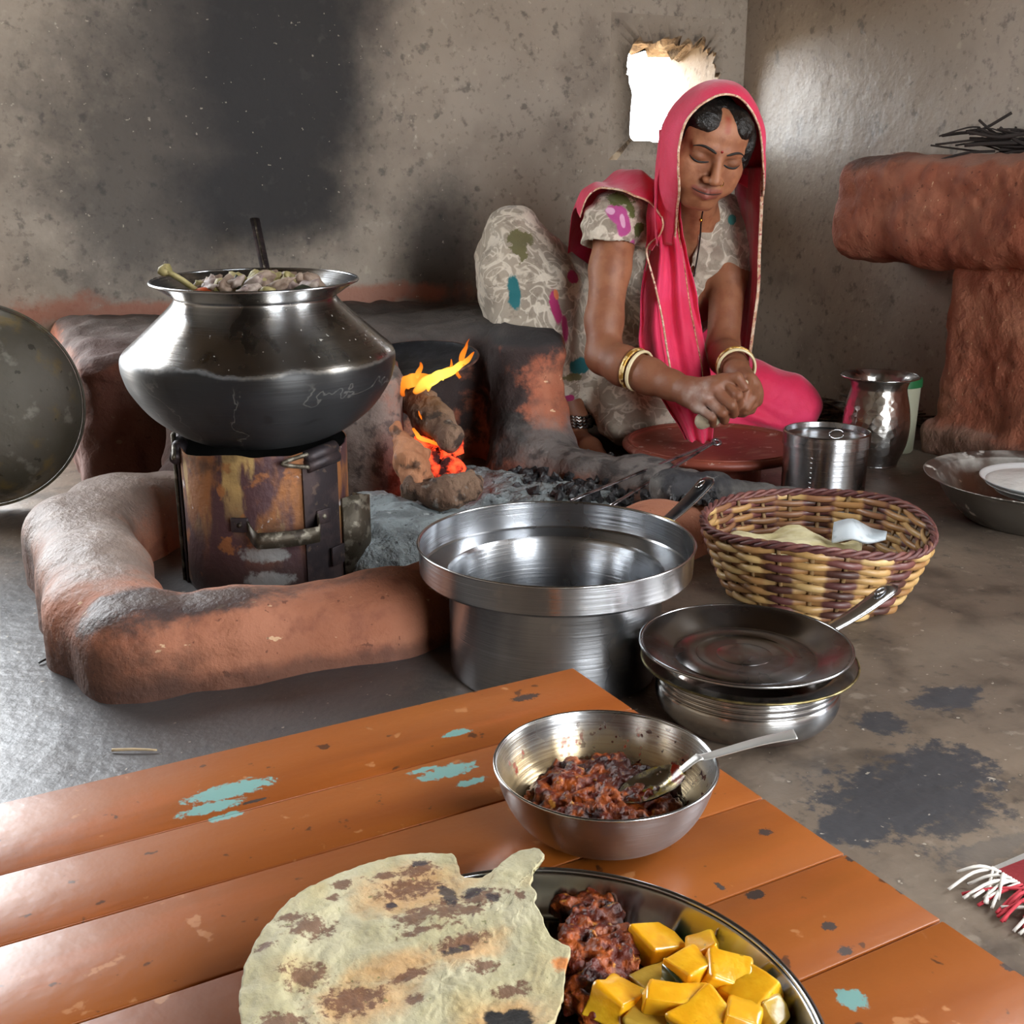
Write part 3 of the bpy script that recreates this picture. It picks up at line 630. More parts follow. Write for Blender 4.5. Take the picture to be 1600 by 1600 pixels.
# ================================================================== MUD STOVE
def vm_(x, D, z, r): p = V(x, D, z); return ((p.x, p.y, p.z), r)
def pm(u, v, z, r): p = Pz(u, v, z); return ((p.x, p.y, p.z), r)
straw = dict(k='n', s=42, d=3, a=.69, b=.72, col='dcb892', f=.8, st=(.8, 3, 1.6))
def clay(name, extra=(), col='8f4530', **k):
    return mat(name, col, .82, 0, [dict(k='n', s=6, d=5, a=.38, b=.68, col='b0755a'), dict(k='n', s=22, d=5, a=.52, b=.72, col='7d4a38', f=.7), straw,
        dict(k='n', s=80, d=2, a=.68, b=.72, col='4a251b', f=.6), *extra], [(10, .007, 4), (45, .004, 5), (140, .002, 3)], **k)
M_curb = clay('stove_clay_curb', [
    dict(k='m', sp='w', c=[vm_(-.70, 1.80, .14, (.16, .3, .09)), vm_(-.60, 1.60, .13, (.12, .22, .07)), vm_(-.66, 1.93, .12, (.16, .14, .1))], w=.5, nz=.7, ns=14, col='7d7068', f=.92, vr=.5),
    dict(k='n', s=30, d=4, a=.5, b=.7, col='a08f84', f=.5, **{'and': dict(k='m', sp='w', c=[vm_(-.68, 1.75, .14, (.18, .35, .1))], w=.5)}),
    dict(k='m', sp='w', c=[pm(215, 950, .10, (.07, .05, .035)), pm(300, 935, .105, (.12, .035, .022))], w=.35, nz=.9, ns=18, col='2b2729', f=.9, vr=.55),
    dict(k='m', sp='w', c=[pm(420, 905, .11, (.22, .03, .016))], w=.5, nz=1, ns=20, col='4a3830', f=.7),
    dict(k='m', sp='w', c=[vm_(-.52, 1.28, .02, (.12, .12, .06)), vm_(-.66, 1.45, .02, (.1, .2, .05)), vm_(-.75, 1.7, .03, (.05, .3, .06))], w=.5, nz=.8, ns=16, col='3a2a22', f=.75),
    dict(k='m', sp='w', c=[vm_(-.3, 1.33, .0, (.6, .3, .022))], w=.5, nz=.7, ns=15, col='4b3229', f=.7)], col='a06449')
M_stove = clay('stove_clay_soot_shade', [
    dict(k='up', a=.3, b=.75, nz=.6, ns=14, col='3a3735', f=.85),
    dict(k='m', sp='w', c=[vm_(.03, 2.40, .29, (.12, .14, .045)), vm_(-.05, 2.40, .16, (.055, .16, .2)), vm_(-.06, 2.52, .28, (.16, .2, .1)), vm_(-.2, 2.5, .2, (.13, .3, .14)), vm_(-.22, 2.75, .32, (.35, .3, .09))], w=.3, nz=.8, ns=22, col='201f20', f=.95),
    dict(k='m', sp='w', c=[pm(760, 640, .15, (.03, .05, .05)), pm(800, 660, .12, (.03, .05, .025))], w=.3, nz=1.2, ns=30, col='221e1c', f=.85),
    dict(k='m', sp='w', c=[vm_(-.28, 2.15, .12, (.12, .12, .2))], w=.4, nz=.5, ns=20, col='77706a', f=.9),
    dict(k='n', s=40, d=5, a=.5, b=.64, col='3b3634', f=.75, **{'and': dict(k='m', sp='w', c=[vm_(-.28, 2.15, .12, (.14, .14, .22))], w=.4)}),
    dict(k='m', sp='w', c=[vm_(.25, 2.18, .07, (.32, .30, .035)), vm_(.12, 2.3, .07, (.12, .12, .06))], w=.45, nz=.8, ns=14, col='75706d', f=.85), dict(k='n', s=26, d=6, a=.5, b=.66, col='3d3a39', f=.75, **{'and': dict(k='m', sp='w', c=[vm_(.2, 2.2, .07, (.36, .34, .05))], w=.45)}),
    dict(k='n', s=20, d=5, a=.5, b=.62, col='2b2a2b', f=.8, **{'and': dict(k='m', sp='w', c=[vm_(.34, 2.05, .06, (.25, .25, .08))], w=.5)}),
    dict(k='m', sp='w', c=[vm_(-.55, 2.6, .3, (.5, .4, .05))], w=.5, nz=.5, ns=9, col='5a524d', f=.85),
    dict(k='m', sp='w', c=[vm_(-.80, 2.25, .12, (.5, .5, .17))], w=.35, nz=.5, ns=10, col='43251d', f=.85), dict(k='m', sp='w', c=[vm_(-.58, 2.15, .22, (.12, .2, .1))], w=.6, nz=.5, ns=12, col='4c3f37', f=.8)], col='a0593f')  # broad brown patch: shade on the left block put into the clay colour
stove = thing('mud_stove', 'built-in red mud cooking stove with low curb, pillars and sooty ledge along the wall', 'stove', V(-.2, 2.0, 0))
def hearth():
    h = .0075
    def P2(x, D): return np.array(V(x, D))[:2]
    # curb
    S = SDF((-.35, .85, -.02), (1.35, 2.2, .22), h)
    pts = [(-.60, 1.99), (-.665, 1.86), (-.685, 1.74), (-.60, 1.56), (-.535, 1.42), (-.472, 1.345), (-.36, 1.39), (-.172, 1.468), (-.055, 1.578), (.075, 1.70), (.24, 1.85), (.42, 1.985)]
    w = [.075, .078, .076, .072, .072, .068, .064, .062, .06, .06, .06, .055]; hh = [.105, .118, .12, .112, .104, .098, .094, .092, .09, .088, .08, .07]
    S.wall([P2(*p) for p in pts], w, hh, .05, .03); S.disp(.004, 7, 2, 2); S.disp(.0025, 26, 3, 3)
    v, f = S.mesh(); obj('curb', (relax(v, f, 1), f), M_curb, stove, w=True)
    # pillars, back ledge, right arm
    S = SDF((-.4, 1.2, -.02), (1.6, 3.0, .36), h)
    S.wall([P2(.035, 2.42), P2(.03, 2.50), P2(-.03, 2.60), P2(-.12, 2.8)], [.072, .075, .085, .1], [.292, .292, .29, .285], .035, .03)
    S.cap((*P2(.045, 2.37), .0), (*P2(.03, 2.42), .16), .10, .05, .05)
    S.wall([P2(-.265, 2.16), P2(-.30, 2.3), P2(-.34, 2.5)], [.062, .07, .09], [.262, .27, .28], .03, .03)
    S.wall([P2(-.22, 2.60), P2(-.30, 2.85)], [.15, .3], [.288, .285], .03, .04)
    a = np.array(dirV(.906, .423)); R = np.eye(3)
    S.box((*(P2(-.66, 2.60)), .12), (.335, .33, .165), .05, np.eye(3), .05)
    S.wall([P2(-.56, 2.12), P2(-.60, 2.02)], [.10, .05], [.25, .12], .045, .06)
    S.wall([P2(.07, 2.33), P2(.26, 2.16), P2(.455, 1.995)], [.075, .062, .058], [.088, .074, .066], .04, .05)
    S.wall([P2(-.2, 1.95), P2(.1, 2.0)], [.32, .2], [.014, .014], .01, .02)
    S.disp(.010, 8, 2, 5); S.disp(.006, 28, 3, 6); S.box((.5, YB+.297, .2), (2, .3, .5), .001, None, .002, 's')
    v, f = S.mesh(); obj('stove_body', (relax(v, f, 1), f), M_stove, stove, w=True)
hearth()
# ash and charcoal
M_ash = mat('pale_ash', '8f999c', .95, 0, [dict(k='n', s=20, d=5, a=.45, b=.65, col='6a7072'), dict(k='n', s=70, d=4, a=.6, b=.68, col='2f3133', f=.8), dict(k='n', s=45, d=3, a=.6, b=.7, col='b7bdbd', f=.6)], [(30, .012, 5), (120, .004, 4)])
M_coal = mat('charcoal', '1d1d20', .55, 0, [dict(k='n', s=40, d=4, a=.5, b=.65, col='4a4a4d'), dict(k='n', s=90, d=3, a=.6, b=.66, col='77797a', f=.6)], [(60, .006, 4)])
def ash():
    S = SDF((-.1, 1.2, -.01), (1.3, 2.4, .16), .006)
    for (u, v, z, r, hh) in [(640, 830, .03, .11, .055), (600, 860, .02, .10, .05), (690, 790, .03, .10, .035), (770, 760, .03, .10, .035), (860, 770, .03, .12, .028), (940, 790, .03, .1, .02), (690, 740, .03, .1, .03), (580, 800, .03, .08, .05), (720, 850, .02, .09, .035)]:
        p = Pz(u, v, z); S.ell((p.x, p.y, .012), (r, r, hh), k=.04)
    S.disp(.008, 22, 3, 8); S.disp(.004, 60, 2, 9); v, f = S.mesh()
    o = obj('ash_heap', (v, f), M_ash, w=True); tag(o, 'heap of pale grey-blue wood ash inside the stove curb', 'ash', kind='stuff')
ash()
def lump(r, seed, n=2, am=.35, sq=(1, 1, 1)):
    bm = bmesh.new(); bmesh.ops.create_icosphere(bm, subdivisions=n, radius=1); v = np.array([q.co[:] for q in bm.verts]); f = [tuple(x.index for x in p.verts) for p in bm.faces]; bm.free()
    v = v*(1+am*fbm(v, 1.3, 2, seed)[:, None]); return v*np.array(sq)*r, f
def coals():
    r = np.random.default_rng(4); gs = []
    for i in range(240):
        u, v = r.uniform(800, 1030), r.uniform(720, 790)
        if (u < 850 and v < 740) or v > 745+(u-800)*.25+25: continue
        p = Pz(u, v, .035); s_ = r.uniform(.006, .017)
        gs.append(xf(lump(s_, i, 1, .4, (1, .8, .6)), TR((p.x, p.y, .035+r.uniform(0, .014)), (r.uniform(0, 3), r.uniform(0, 3), r.uniform(0, 3)))))
    for i in range(50):
        u, v = r.uniform(1050, 1110), r.uniform(800, 835); p = Pz(u, v, .03); gs.append(xf(lump(r.uniform(.005, .012), i, 1), TR((p.x, p.y, .085))))
    o = obj('charcoal_bits', join(*gs), M_coal, w=True, smooth=False); tag(o, 'scatter of black charcoal bits in the ash under the tongs', 'charcoal', kind='stuff')
coals()
# griddle
M_iron = mat('sooty_iron', '111215', .5, .3, [dict(k='n', s=14, d=4, a=.4, b=.65, col='23252b', vr=.4), dict(k='n', s=60, d=3, a=.62, b=.7, col='3a3a3c', f=.5)], [(40, .002, 4)])
gp = V(-.205, 2.29, .236)
gr = thing('griddle', 'round black iron griddle over the stove fire', 'griddle', gp, rot=(math.radians(7), math.radians(-4), math.radians(-YAW)))
obj('griddle_plate', shell([(0, .0), (.07, .002), (.12, .012), (.138, .021)], .004, 96), M_iron, gr)
M_rust = mat('rusty_edge', '4a3028', .6, .4, [dict(k='n', s=40, a=.4, b=.6, col='77574b')])
obj('rim', tube([(.1395*math.cos(t), .1395*math.sin(t), .0215) for t in np.linspace(0, 2*PI, 96, endpoint=False)], .0026, 8, closed=True), M_rust, gr)
# firewood
M_bark = mat('firewood_bark', '5b4334', .9, 0, [dict(k='n', s=18, d=5, a=.4, b=.65, col='806653', st=(1, 1, .4)), dict(k='n', s=30, d=4, a=.55, b=.66, col='241b17', f=.85), dict(k='n', s=50, d=3, a=.6, b=.7, col='8d8780', f=.6)], [(30, .012, 5, (1, 1, .4)), (90, .004, 3)])
M_split = mat('split_firewood', 'b07a58', .85, 0, [dict(k='n', s=12, d=5, a=.4, b=.65, col='9a6343', st=(2, 2, .4)), dict(k='n', s=30, d=5, a=.58, b=.66, col='4e3a2e', f=.8), dict(k='n', s=20, d=3, a=.6, b=.72, col='8c8b8c', f=.5)], [(25, .008, 5, (2, 2, .3))])
M_char = mat('charred_wood', '242327', .75, 0, [dict(k='n', s=14, d=5, a=.42, b=.62, col='55524f', st=(1, 1, .4)), dict(k='n', s=40, d=4, a=.58, b=.68, col='8b8783', f=.5), dict(k='n', s=60, d=3, a=.62, b=.7, col='0c0c0d', f=.7)], [(22, .008, 5, (1, 1, .4))])
def log(name, pts, rs, m, label, seed, sq=None, h=.0035, amp=.006, group=None):
    P = np.array([np.array(p) for p in pts]); r = max(rs)*1.5
    S = SDF(P.min(0)-r-.02, P.max(0)+r+.02, h); S.chain(P, rs, .012); S.disp(amp, 28, 3, seed); S.disp(amp*.4, 90, 2, seed+1); v, f = S.mesh()
    o = obj(name, (v, f), m, w=True); return tag(o, label, 'firewood', group or 'firewood in the stove')
log('firewood', [Pd(650, 625, 2.18), Pd(672, 648, 2.14), Pd(702, 685, 2.06)], [.028, .036, .026], M_bark, 'thick burning piece of firewood under the griddle amid flames', 11)
log('firewood', [Pd(622, 672, 2.02), Pd(640, 715, 1.98), Pd(655, 755, 1.95)], [.016, .027, .031], M_split, 'pale orange split piece of firewood leaning left of the embers', 15, amp=.007)
log('firewood', [Pd(650, 762, 1.94), Pd(695, 772, 1.93), Pd(735, 760, 1.94)], [.026, .030, .024], M_bark, 'short fibrous brown firewood butt lying in the ash in front of the fire', 19, amp=.008)
log('firewood', [Pd(1050, 766, 1.93), Pd(1120, 774, 1.95), Pd(1185, 777, 1.96), Pd(1236, 774, 1.965)], [.040, .036, .025, .0145], M_char, 'long charred grey log with a cut tip lying across the stove arm behind the basket', 23, amp=.005)
# embers and flames
M_ember = mat('ember', '3a0805', .9, 0, [dict(k='n', s=45, d=3, a=.45, b=.7, col='7a1a0a')], [(50, .006, 4)]); _p = M_ember.node_tree.nodes['Principled BSDF']
_e = MB.__new__(MB); _e.m = M_ember; _e.t = M_ember.node_tree; _e.n = _e.t.nodes; _e.co = _e.geo = None; _e.p = _p
_r = _e.ramp(_e.noise(40, 3), .42, .68, 2.2); _e.L(_r, _p.inputs['Emission Strength']); _p.inputs['Emission Color'].default_value = (1, .06, .015, 1)
r_ = np.random.default_rng(2); gs = []
for i in range(40):
    p = Pd(r_.uniform(655, 715), r_.uniform(690, 740), 2.12+r_.uniform(-.05, .06)); gs.append(xf(lump(r_.uniform(.009, .02), i, 2), TR(p)))
for i in range(14):
    p = Pd(r_.uniform(655, 710), r_.uniform(725, 750), 2.05); gs.append(xf(lump(r_.uniform(.015, .025), i+60, 2), TR(p)))
tag(obj('embers', join(*gs), M_ember, w=True), 'glowing red embers deep in the stove mouth', 'embers', kind='stuff')
def flame_mat():
    s = MB('flame'); s.n.remove(s.p); out = s.n['Material Output']
    at = s.N('ShaderNodeAttribute'); at.attribute_name = 'flame_level'
    cr = s.N('ShaderNodeValToRGB'); el = cr.color_ramp.elements; el[0].color = (.55, .04, .004, 1); el[1].color = (1, .72, .10, 1)
    x = el.new(.45); x.color = (1, .25, .02, 1); s.L(at.outputs['Fac'], cr.inputs[0])
    em = s.N('ShaderNodeEmission'); s.L(cr.outputs[0], em.inputs[0]); st = s.math('MULTIPLY', s.math('ADD', at.outputs['Fac'], .35), FLAME); s.L(st, em.inputs[1])
    tr = s.N('ShaderNodeBsdfTransparent'); lw = s.N('ShaderNodeLayerWeight'); lw.inputs[0].default_value = .35
    al = s.math('MULTIPLY', s.ramp(lw.outputs['Facing'], .97, .2), s.ramp(at.outputs['Fac'], .0, .3)); mx = s.N('ShaderNodeMixShader')
    s.L(al, mx.inputs[0]); s.L(tr.outputs[0], mx.inputs[1]); s.L(em.outputs[0], mx.inputs[2]); s.L(mx.outputs[0], out.inputs['Surface']); return s.m
FLAME = 1.2
M_flame = flame_mat()
fire = thing('fire', 'orange flames licking under the griddle in the stove mouth', 'fire', V(-.2, 2.15, .06))
def flame(pts, rs, heat):
    P = crom([np.array(Pd(*p)) for p in pts], 8); n = len(P); R = np.interp(np.linspace(0, 1, n), np.linspace(0, 1, len(rs)), rs)
    P = P+np.stack([fbm(P+k*7, 40, 2, k) for k in range(3)], 1)*.004
    o = obj('flame', tube(P, R, 14, R*.6), M_flame, fire, w=True); H = np.interp(np.linspace(0, 1, n), np.linspace(0, 1, len(heat)), heat); setf(o, 'flame_level', np.repeat(H, 14))
flame([(632, 618, 2.14), (628, 600, 2.13), (645, 592, 2.13), (670, 594, 2.12)], [.004, .012, .014, .008], [.2, .45, .6, .4])
flame([(650, 612, 2.13), (665, 598, 2.12), (690, 588, 2.12), (712, 574, 2.12), (730, 562, 2.12), (740, 550, 2.13)], [.008, .018, .016, .011, .008, .001], [.4, .8, 1, .9, .55, .2])
flame([(668, 612, 2.12), (672, 600, 2.12), (684, 590, 2.12), (696, 582, 2.12)], [.002, .012, .014, .006], [.5, 1, 1, .8])
flame([(722, 570, 2.12), (722, 555, 2.12), (726, 545, 2.12), (732, 532, 2.13)], [.008, .008, .005, .0006], [.5, .45, .35, .15])
flame([(655, 600, 2.13), (652, 588, 2.13), (657, 576, 2.135), (655, 566, 2.14)], [.010, .010, .006, .001], [.7, .6, .4, .15])
flame([(690, 594, 2.125), (694, 584, 2.125), (702, 574, 2.13), (706, 560, 2.13)], [.009, .011, .007, .001], [.9, .9, .6, .25])
flame([(638, 606, 2.135), (636, 594, 2.135), (640, 582, 2.14)], [.006, .007, .001], [.4, .35, .15])
flame([(714, 574, 2.12), (714, 584, 2.12), (719, 592, 2.12)], [.003, .005, .005], [.4, .4, .25])
flame([(646, 668, 2.08), (656, 684, 2.07), (675, 690, 2.06), (692, 696, 2.05)], [.003, .006, .005, .002], [.4, .6, .5, .3])
flame([(662, 690, 2.10), (660, 705, 2.10), (664, 722, 2.09)], [.005, .008, .006], [.3, .2, .1])
flame([(652, 640, 2.10), (662, 655, 2.09), (680, 668, 2.08), (706, 700, 2.04)], [.001, .003, .003, .002], [.3, .35, .3, .3])
# ================================================================== METAL STOVE AND BIG COOKING POT
M_tin = mat('rusty_painted_tin', '4a3235', .55, .35, [
    dict(k='n', s=10, d=6, a=.48, b=.58, col='8a5a34', st=(1.4, 1.4, .5), **{'and': dict(k='z', a=.02, b=.16, nz=.12, ns=8)}),
    dict(k='n', s=16, d=6, a=.54, b=.62, col='a88c5a', st=(1.4, 1.4, .4), off=(3, 0, 0), **{'and': dict(k='z', a=.08, b=.18, nz=.12, ns=8)}),
    dict(k='n', s=22, d=5, a=.6, b=.66, col='9a6236', f=.7, off=(7, 2, 0)), dict(k='n', s=26, d=4, a=.66, b=.7, col='c9c4c4', f=.8), dict(k='n', s=9, d=5, a=.55, b=.7, col='2a1d1c', f=.8),
    dict(k='z', a=.10, b=.0, nz=.1, ns=9, col='33281f', f=.7), dict(k='m', c=[((.02, -.13, .075), (.03, .05, .012)), ((.025, -.13, .035), (.03, .05, .012))], w=.3, nz=1.2, ns=40, col='8d8f8e', f=.9)],
    [(20, .003, 5), (90, .0008, 3)])
M_band = mat('dark_iron_band', '2f292c', .5, .5, [dict(k='n', s=25, a=.45, b=.65, col='463a3a'), dict(k='n', s=60, a=.62, b=.68, col='6b5a4d', f=.5)], [(60, .001, 3)])
BK = V(-.385, 1.745, 0)
bk = thing('tin_stove', 'portable stove made of a rusty painted tin drum under the big pot', 'stove', BK, rot=(0, 0, math.radians(-YAW)))   # local: x right, -y towards the viewer
def drum():
    n = 120; th = np.linspace(0, 2*PI, n, endpoint=False); top = .222+.004*np.array([vnoise(np.array([[t*5, 0, 0]]), 2)[0] for t in th])+.003*np.sin(th*3)
    rows = []
    for r, z in ((.0, 0), (.125, 0), (.128, .01), (.127, .06), (.1265, .12), (.127, .19), (.127, None), (.1255, None), (.125, .1), (.125, .03), (0, .03)):
        rows.append([(r*math.cos(t), r*math.sin(t), (top[i] if z is None else z)) for i, t in enumerate(th)])
    return grid(np.array(rows), True)
dr = obj('drum', drum(), M_tin, bk, sharp=50); dr.data.materials.append(mat('drum_soot', '0e0d0d', .8))
for q in dr.data.polygons:
    if math.hypot(*q.center[:2]) < .1256 and q.center[2] > .02: q.material_index = 1
def curved_plate(t0, t1, z0, z1, r, th=.003, n=14, m=2):
    P = [[(r*math.sin(math.radians(t)), -r*math.cos(math.radians(t)), z) for t in np.linspace(t0, t1, n)] for z in np.linspace(z0, z1, m)]; return slab(P, th)
obj('side_panel', curved_plate(36, 66, .0, .205, .1305), M_band, bk, smooth=False)
obj('side_panel', curved_plate(-88, -72, .0, .225, .130), M_band, bk, smooth=False)
def strap_handle(t0, t1, z, zs, out):
    K = []
    for i, t in enumerate(np.linspace(t0, t1, 24)):
        q = i/23; e = min(1, math.sin(PI*min(max((q-.02)/.96, 0), 1))*2.2); rr = .131+out*e; K.append((rr*math.sin(math.radians(t)), -rr*math.cos(math.radians(t)), z-zs*e))
    K = np.array(K); P = np.stack([K+(0, 0, .012), K-(0, 0, .012)]); return slab(P, .0022)
M_strap = mat('pitted_strap', '4a4338', .5, .6, [dict(k='n', s=50, a=.5, b=.62, col='7d776a'), dict(k='n', s=30, a=.55, b=.65, col='2c241c')], [(80, .001, 3)])
hd = obj('handle', strap_handle(-2, 46, .118, .010, .035), M_strap, bk)
for t in (-6, 50):
    r = .1325; o = obj('rivet_plate', xf(rbox(.026, .004, .022, .001), TR((r*math.sin(math.radians(t)), -r*math.cos(math.radians(t)), .122), (0, 0, math.radians(t)))), M_band, bk)
    obj('rivet', xf(lathe([(0, .003), (.003, .002), (.004, 0)], 12), TR(((r+.002)*math.sin(math.radians(t)), -(r+.002)*math.cos(math.radians(t)), .122), (PI/2, 0, math.radians(t)))), M_strap, o)
# side loop of sheet metal at the right, hinge rod at the left, pot rests on the rim
K = crom([(.123, -.04, .125), (.145, -.03, .128), (.158, -.005, .122), (.156, .015, .115), (.13, .03, .115)], 8)
obj('side_loop', slab(np.stack([K+(0, 0, .012), K-(0, 0, .115)]), .002), M_strap, bk)
obj('hasp', xf(rbox(.03, .004, .03, .001), TR((.118, -.068, .055), (0, 0, 1.05))), M_band, bk)
for t in (-83, -79): obj('hinge_rod', tube([(.135*math.sin(math.radians(t)), -.135*math.cos(math.radians(t)), z) for z in (.0, .08, .16, .235)], .0035, 8), M_strap, bk)
def rest(t, w):
    c, s = math.cos(math.radians(t)), math.sin(math.radians(t)); r = .126
    o = obj('pot_rest', tube([(r*s-.03*c*w, -r*c-.03*s*w, .215), (r*s+.03*c*w, -r*c+.03*s*w, .221)], .011, 14), M_band, bk)
    obj('pot_rest', tube([((r+.004)*s-.03*c*w, -(r+.004)*c-.03*s*w, .203), ((r+.004)*s+.03*c*w, -(r+.004)*c+.03*s*w, .209)], .010, 14), M_band, bk)
    obj('wire_loop', tube(crom([((r+.006)*s-.03*c*w, -(r+.006)*c-.03*s*w, .222), ((r+.002)*s-.075*c*w, -(r+.002)*c-.075*s*w, .216), ((r+.008)*s-.03*c*w, -(r+.008)*c-.03*s*w, .203)], 8), .0032, 8), M_strap, bk)
rest(52, 1); rest(-80, -1); rest(170, 1)
# the pot
M_big = steel('soot_bottomed_pot', 'aeb0b2', .2, [
    dict(k='n', s=7, d=5, a=.42, b=.66, col='8a857e', vr=.26, st=(1, 1, .5)), dict(k='n', s=13, d=5, a=.52, b=.66, col='5c5955', f=.75, vr=.3, st=(1.8, 1.8, .3)),
    dict(k='n', s=9, d=5, a=.6, b=.7, col='7b6a45', f=.55, st=(2, 2, .4), off=(4, 1, 0)), dict(k='n', s=110, d=2, a=.7, b=.73, col='c9c4ba', f=.7, vm=.2),
    dict(k='z', a=.145, b=.136, nz=.035, ns=9, st=(1, 1, .3), col='0d0e11', f=.97, vm=.1, vr=.42),
    dict(k='n', s=12, d=5, a=.5, b=.62, col='1b1c1f', f=.6, **{'and': dict(k='z', a=.13, b=.11, nz=.06, ns=14)}),
    dict(k='n', s=6, d=6, di=.6, a=.52, b=.535, col='222326', f=.55, vr=.55, **{'and': dict(k='z', a=.13, b=.11, nz=.06, ns=14)}), dict(k='band', s=7, d=5, di=.4, m=.54, a=.0, b=.006, col='6b6a66', f=.5, **{'and': dict(k='z', a=.13, b=.11, nz=.06, ns=14)}),
    dict(k='z', a=.262, b=.30, nz=.03, ns=20, col='8c8069', f=.6, vr=.35)])
PT = V(-.385, 1.76, .217)
_ps = .95
pot = thing('cooking_pot', 'large round-bellied pot with soot-black bottom on the tin stove', 'pot', PT, rot=(math.radians(1.5), 0, math.radians(-YAW)))
prof = [(0, 0), (.06, .002), (.115, .016), (.165, .052), (.194, .092), (.2035, .118), (.2058, .134), (.2045, .145), (.199, .1535), (.186, .1655), (.155, .195), (.130, .2195), (.120, .234), (.128, .241), (.152, .258)]
obj('pot_body', shell([(r, z*_ps) for r, z in prof], .0022, 160, 7), M_big, pot)
obj('rolled_rim', tube([(.1525*math.cos(t), .1525*math.sin(t), .2592*_ps) for t in np.linspace(0, 2*PI, 120, endpoint=False)], .0022, 8, closed=True), M_steel, pot)
M_food = [mat('stewed_piece_%d' % i, c, .6, 0, [dict(k='n', s=50, d=4, a=.4, b=.65, col=c2)], [(90, .001, 3)], Specular_IOR_Level=.3) for i, (c, c2) in enumerate((('8d7a6b', '6b574a'), ('9b8f63', '736a3e'), ('7d6a64', 'a3958a'), ('b04a14', '8c360e'), ('2f3322', '1b1d12')))]
def foods():
    S = lathe(crom([(0, .004), (.07, .004), (.1, .001), (.118, -.006)], 4), 48); o = obj('stew', S, M_food[1]); o.location = PT+Vector((0, 0, .218)); tag(o, 'brown stew filling the sooty pot under the vegetable pieces', 'stew')
    r = np.random.default_rng(12); n = 0
    for i in range(26):
        a, q = r.uniform(0, 2*PI), math.sqrt(r.uniform(0, 1))*.092; x, y = q*math.cos(a), q*math.sin(a)
        g = lump(1, i, 3, .6, (r.uniform(.015, .027), r.uniform(.009, .015), r.uniform(.007, .012)))
        m = M_food[int(r.choice([0, 0, 2, 2, 1]))]; o = obj('vegetable_piece', g, m); o.location = PT+Vector((x, y, .228+.015*(1-(q/.1)**2)+r.uniform(0, .006))); o.rotation_euler = (r.uniform(-.7, .7), r.uniform(-.7, .7), r.uniform(0, 6))
        tag(o, 'greyish brown stewed vegetable piece heaped in the sooty pot', 'vegetable', 'stewed vegetable pieces in the big pot')
    for u, v, m, sq, lb in ((318, 452, 3, (.016, .010, .008), 'orange carrot piece at the left of the stew heap in the sooty pot'), (473, 447, 4, (.016, .009, .008), 'dark green vegetable piece at the right of the stew heap in the pot'),
                        (372, 437, 4, (.005, .006, .014), 'dark pointed skin sticking up from the middle of the stew heap'), (345, 440, 1, (.013, .01, .011), 'pale olive vegetable piece left of the dark pointed skin in the pot')):
        o = obj('vegetable_piece', lump(1, int(u), 2, .3, sq), M_food[m]); o.location = Pd(u, v+6, 1.71); tag(o, lb, 'vegetable', 'stewed vegetable pieces in the big pot')
    K = crom([np.array(Pd(308, 455, 1.72)), np.array(Pd(285, 438, 1.70)), np.array(Pd(268, 428, 1.69)), np.array(Pd(258, 421, 1.69))], 8)
    o = obj('vegetable_stalk', tube(K, np.linspace(.0075, .0065, len(K)), 10, .004), M_food[1], w=True); obj('torn_tip', xf(lump(.009, 3, 2, .4, (1.2, .8, .9)), TR(Pd(258, 422, 1.69))), M_food[1], o, w=True)
    tag(o, 'long pale stalk leaning out over the left rim of the sooty pot', 'vegetable')
foods()
# ladle behind the pot
ld = thing('iron_ladle', 'dark flat-handled iron ladle leaning on the wall behind the sooty pot', 'ladle', V(-.40, 2.52, .285))
a, b = np.array(Pd(428, 485, 2.50)), np.array(Pd(398, 342, 2.78))
K = np.linspace(0, 1, 10)[:, None]*(b-a)+a
obj('handle', tube(K, np.linspace(.010, .0115, 10), 12, .004), M_band, ld, w=True)
obj('handle_ridge', tube(K-np.array(V(0, .0045, 0)), np.linspace(.0025, .003, 10), 8), M_strap, ld, w=True)
obj('ladle_cup', xf(shell([(0, 0), (.025, .004), (.04, .018), (.045, .03)], .0015, 40), TR(Vector(a)+Vector((0, 0, -.02)))), M_band, ld, w=True)
# big tarnished dome dish leaning at the left
M_brass = mat('tarnished_brass', '5c574e', .6, .4, [dict(k='n', s=6, d=5, a=.4, b=.65, col='4f4a3e', vr=.5), dict(k='n', s=16, d=5, a=.55, b=.7, col='7a6536', f=.6), dict(k='n', s=22, d=5, a=.58, b=.68, col='8f8a80', f=.5), dict(k='n', s=40, d=3, a=.66, b=.7, col='2b261d', f=.7)], [(14, .003, 4), (80, .0006, 2)])
dc = V(-1.005, 2.13, .0)
R_ = .198
dome = thing('brass_basin', 'large tarnished brass basin standing on edge against the stove at the far left', 'basin', dc)
ax = np.array(V(.22, -.93, .12)); ax /= np.linalg.norm(ax)
zc = np.array([0, 0, 1.]); xx = np.cross(zc, ax); xx /= np.linalg.norm(xx); yy = np.cross(ax, xx)
Mx = np.eye(4); Mx[:3, 0] = xx; Mx[:3, 1] = yy; Mx[:3, 2] = -ax; Mx[:3, 3] = np.array((0, 0, R_*yy[2]))
obj('basin_body', xf(shell([(0, -.095), (.06, -.092), (.115, -.078), (.165, -.042), (.188, .0)], .002, 120), Mx), M_brass, dome)
obj('rolled_rim', xf(tube([(.191*math.cos(t), .191*math.sin(t), .001) for t in np.linspace(0, 2*PI, 120, endpoint=False)], .0028, 10, closed=True), Mx), M_brass, dome)
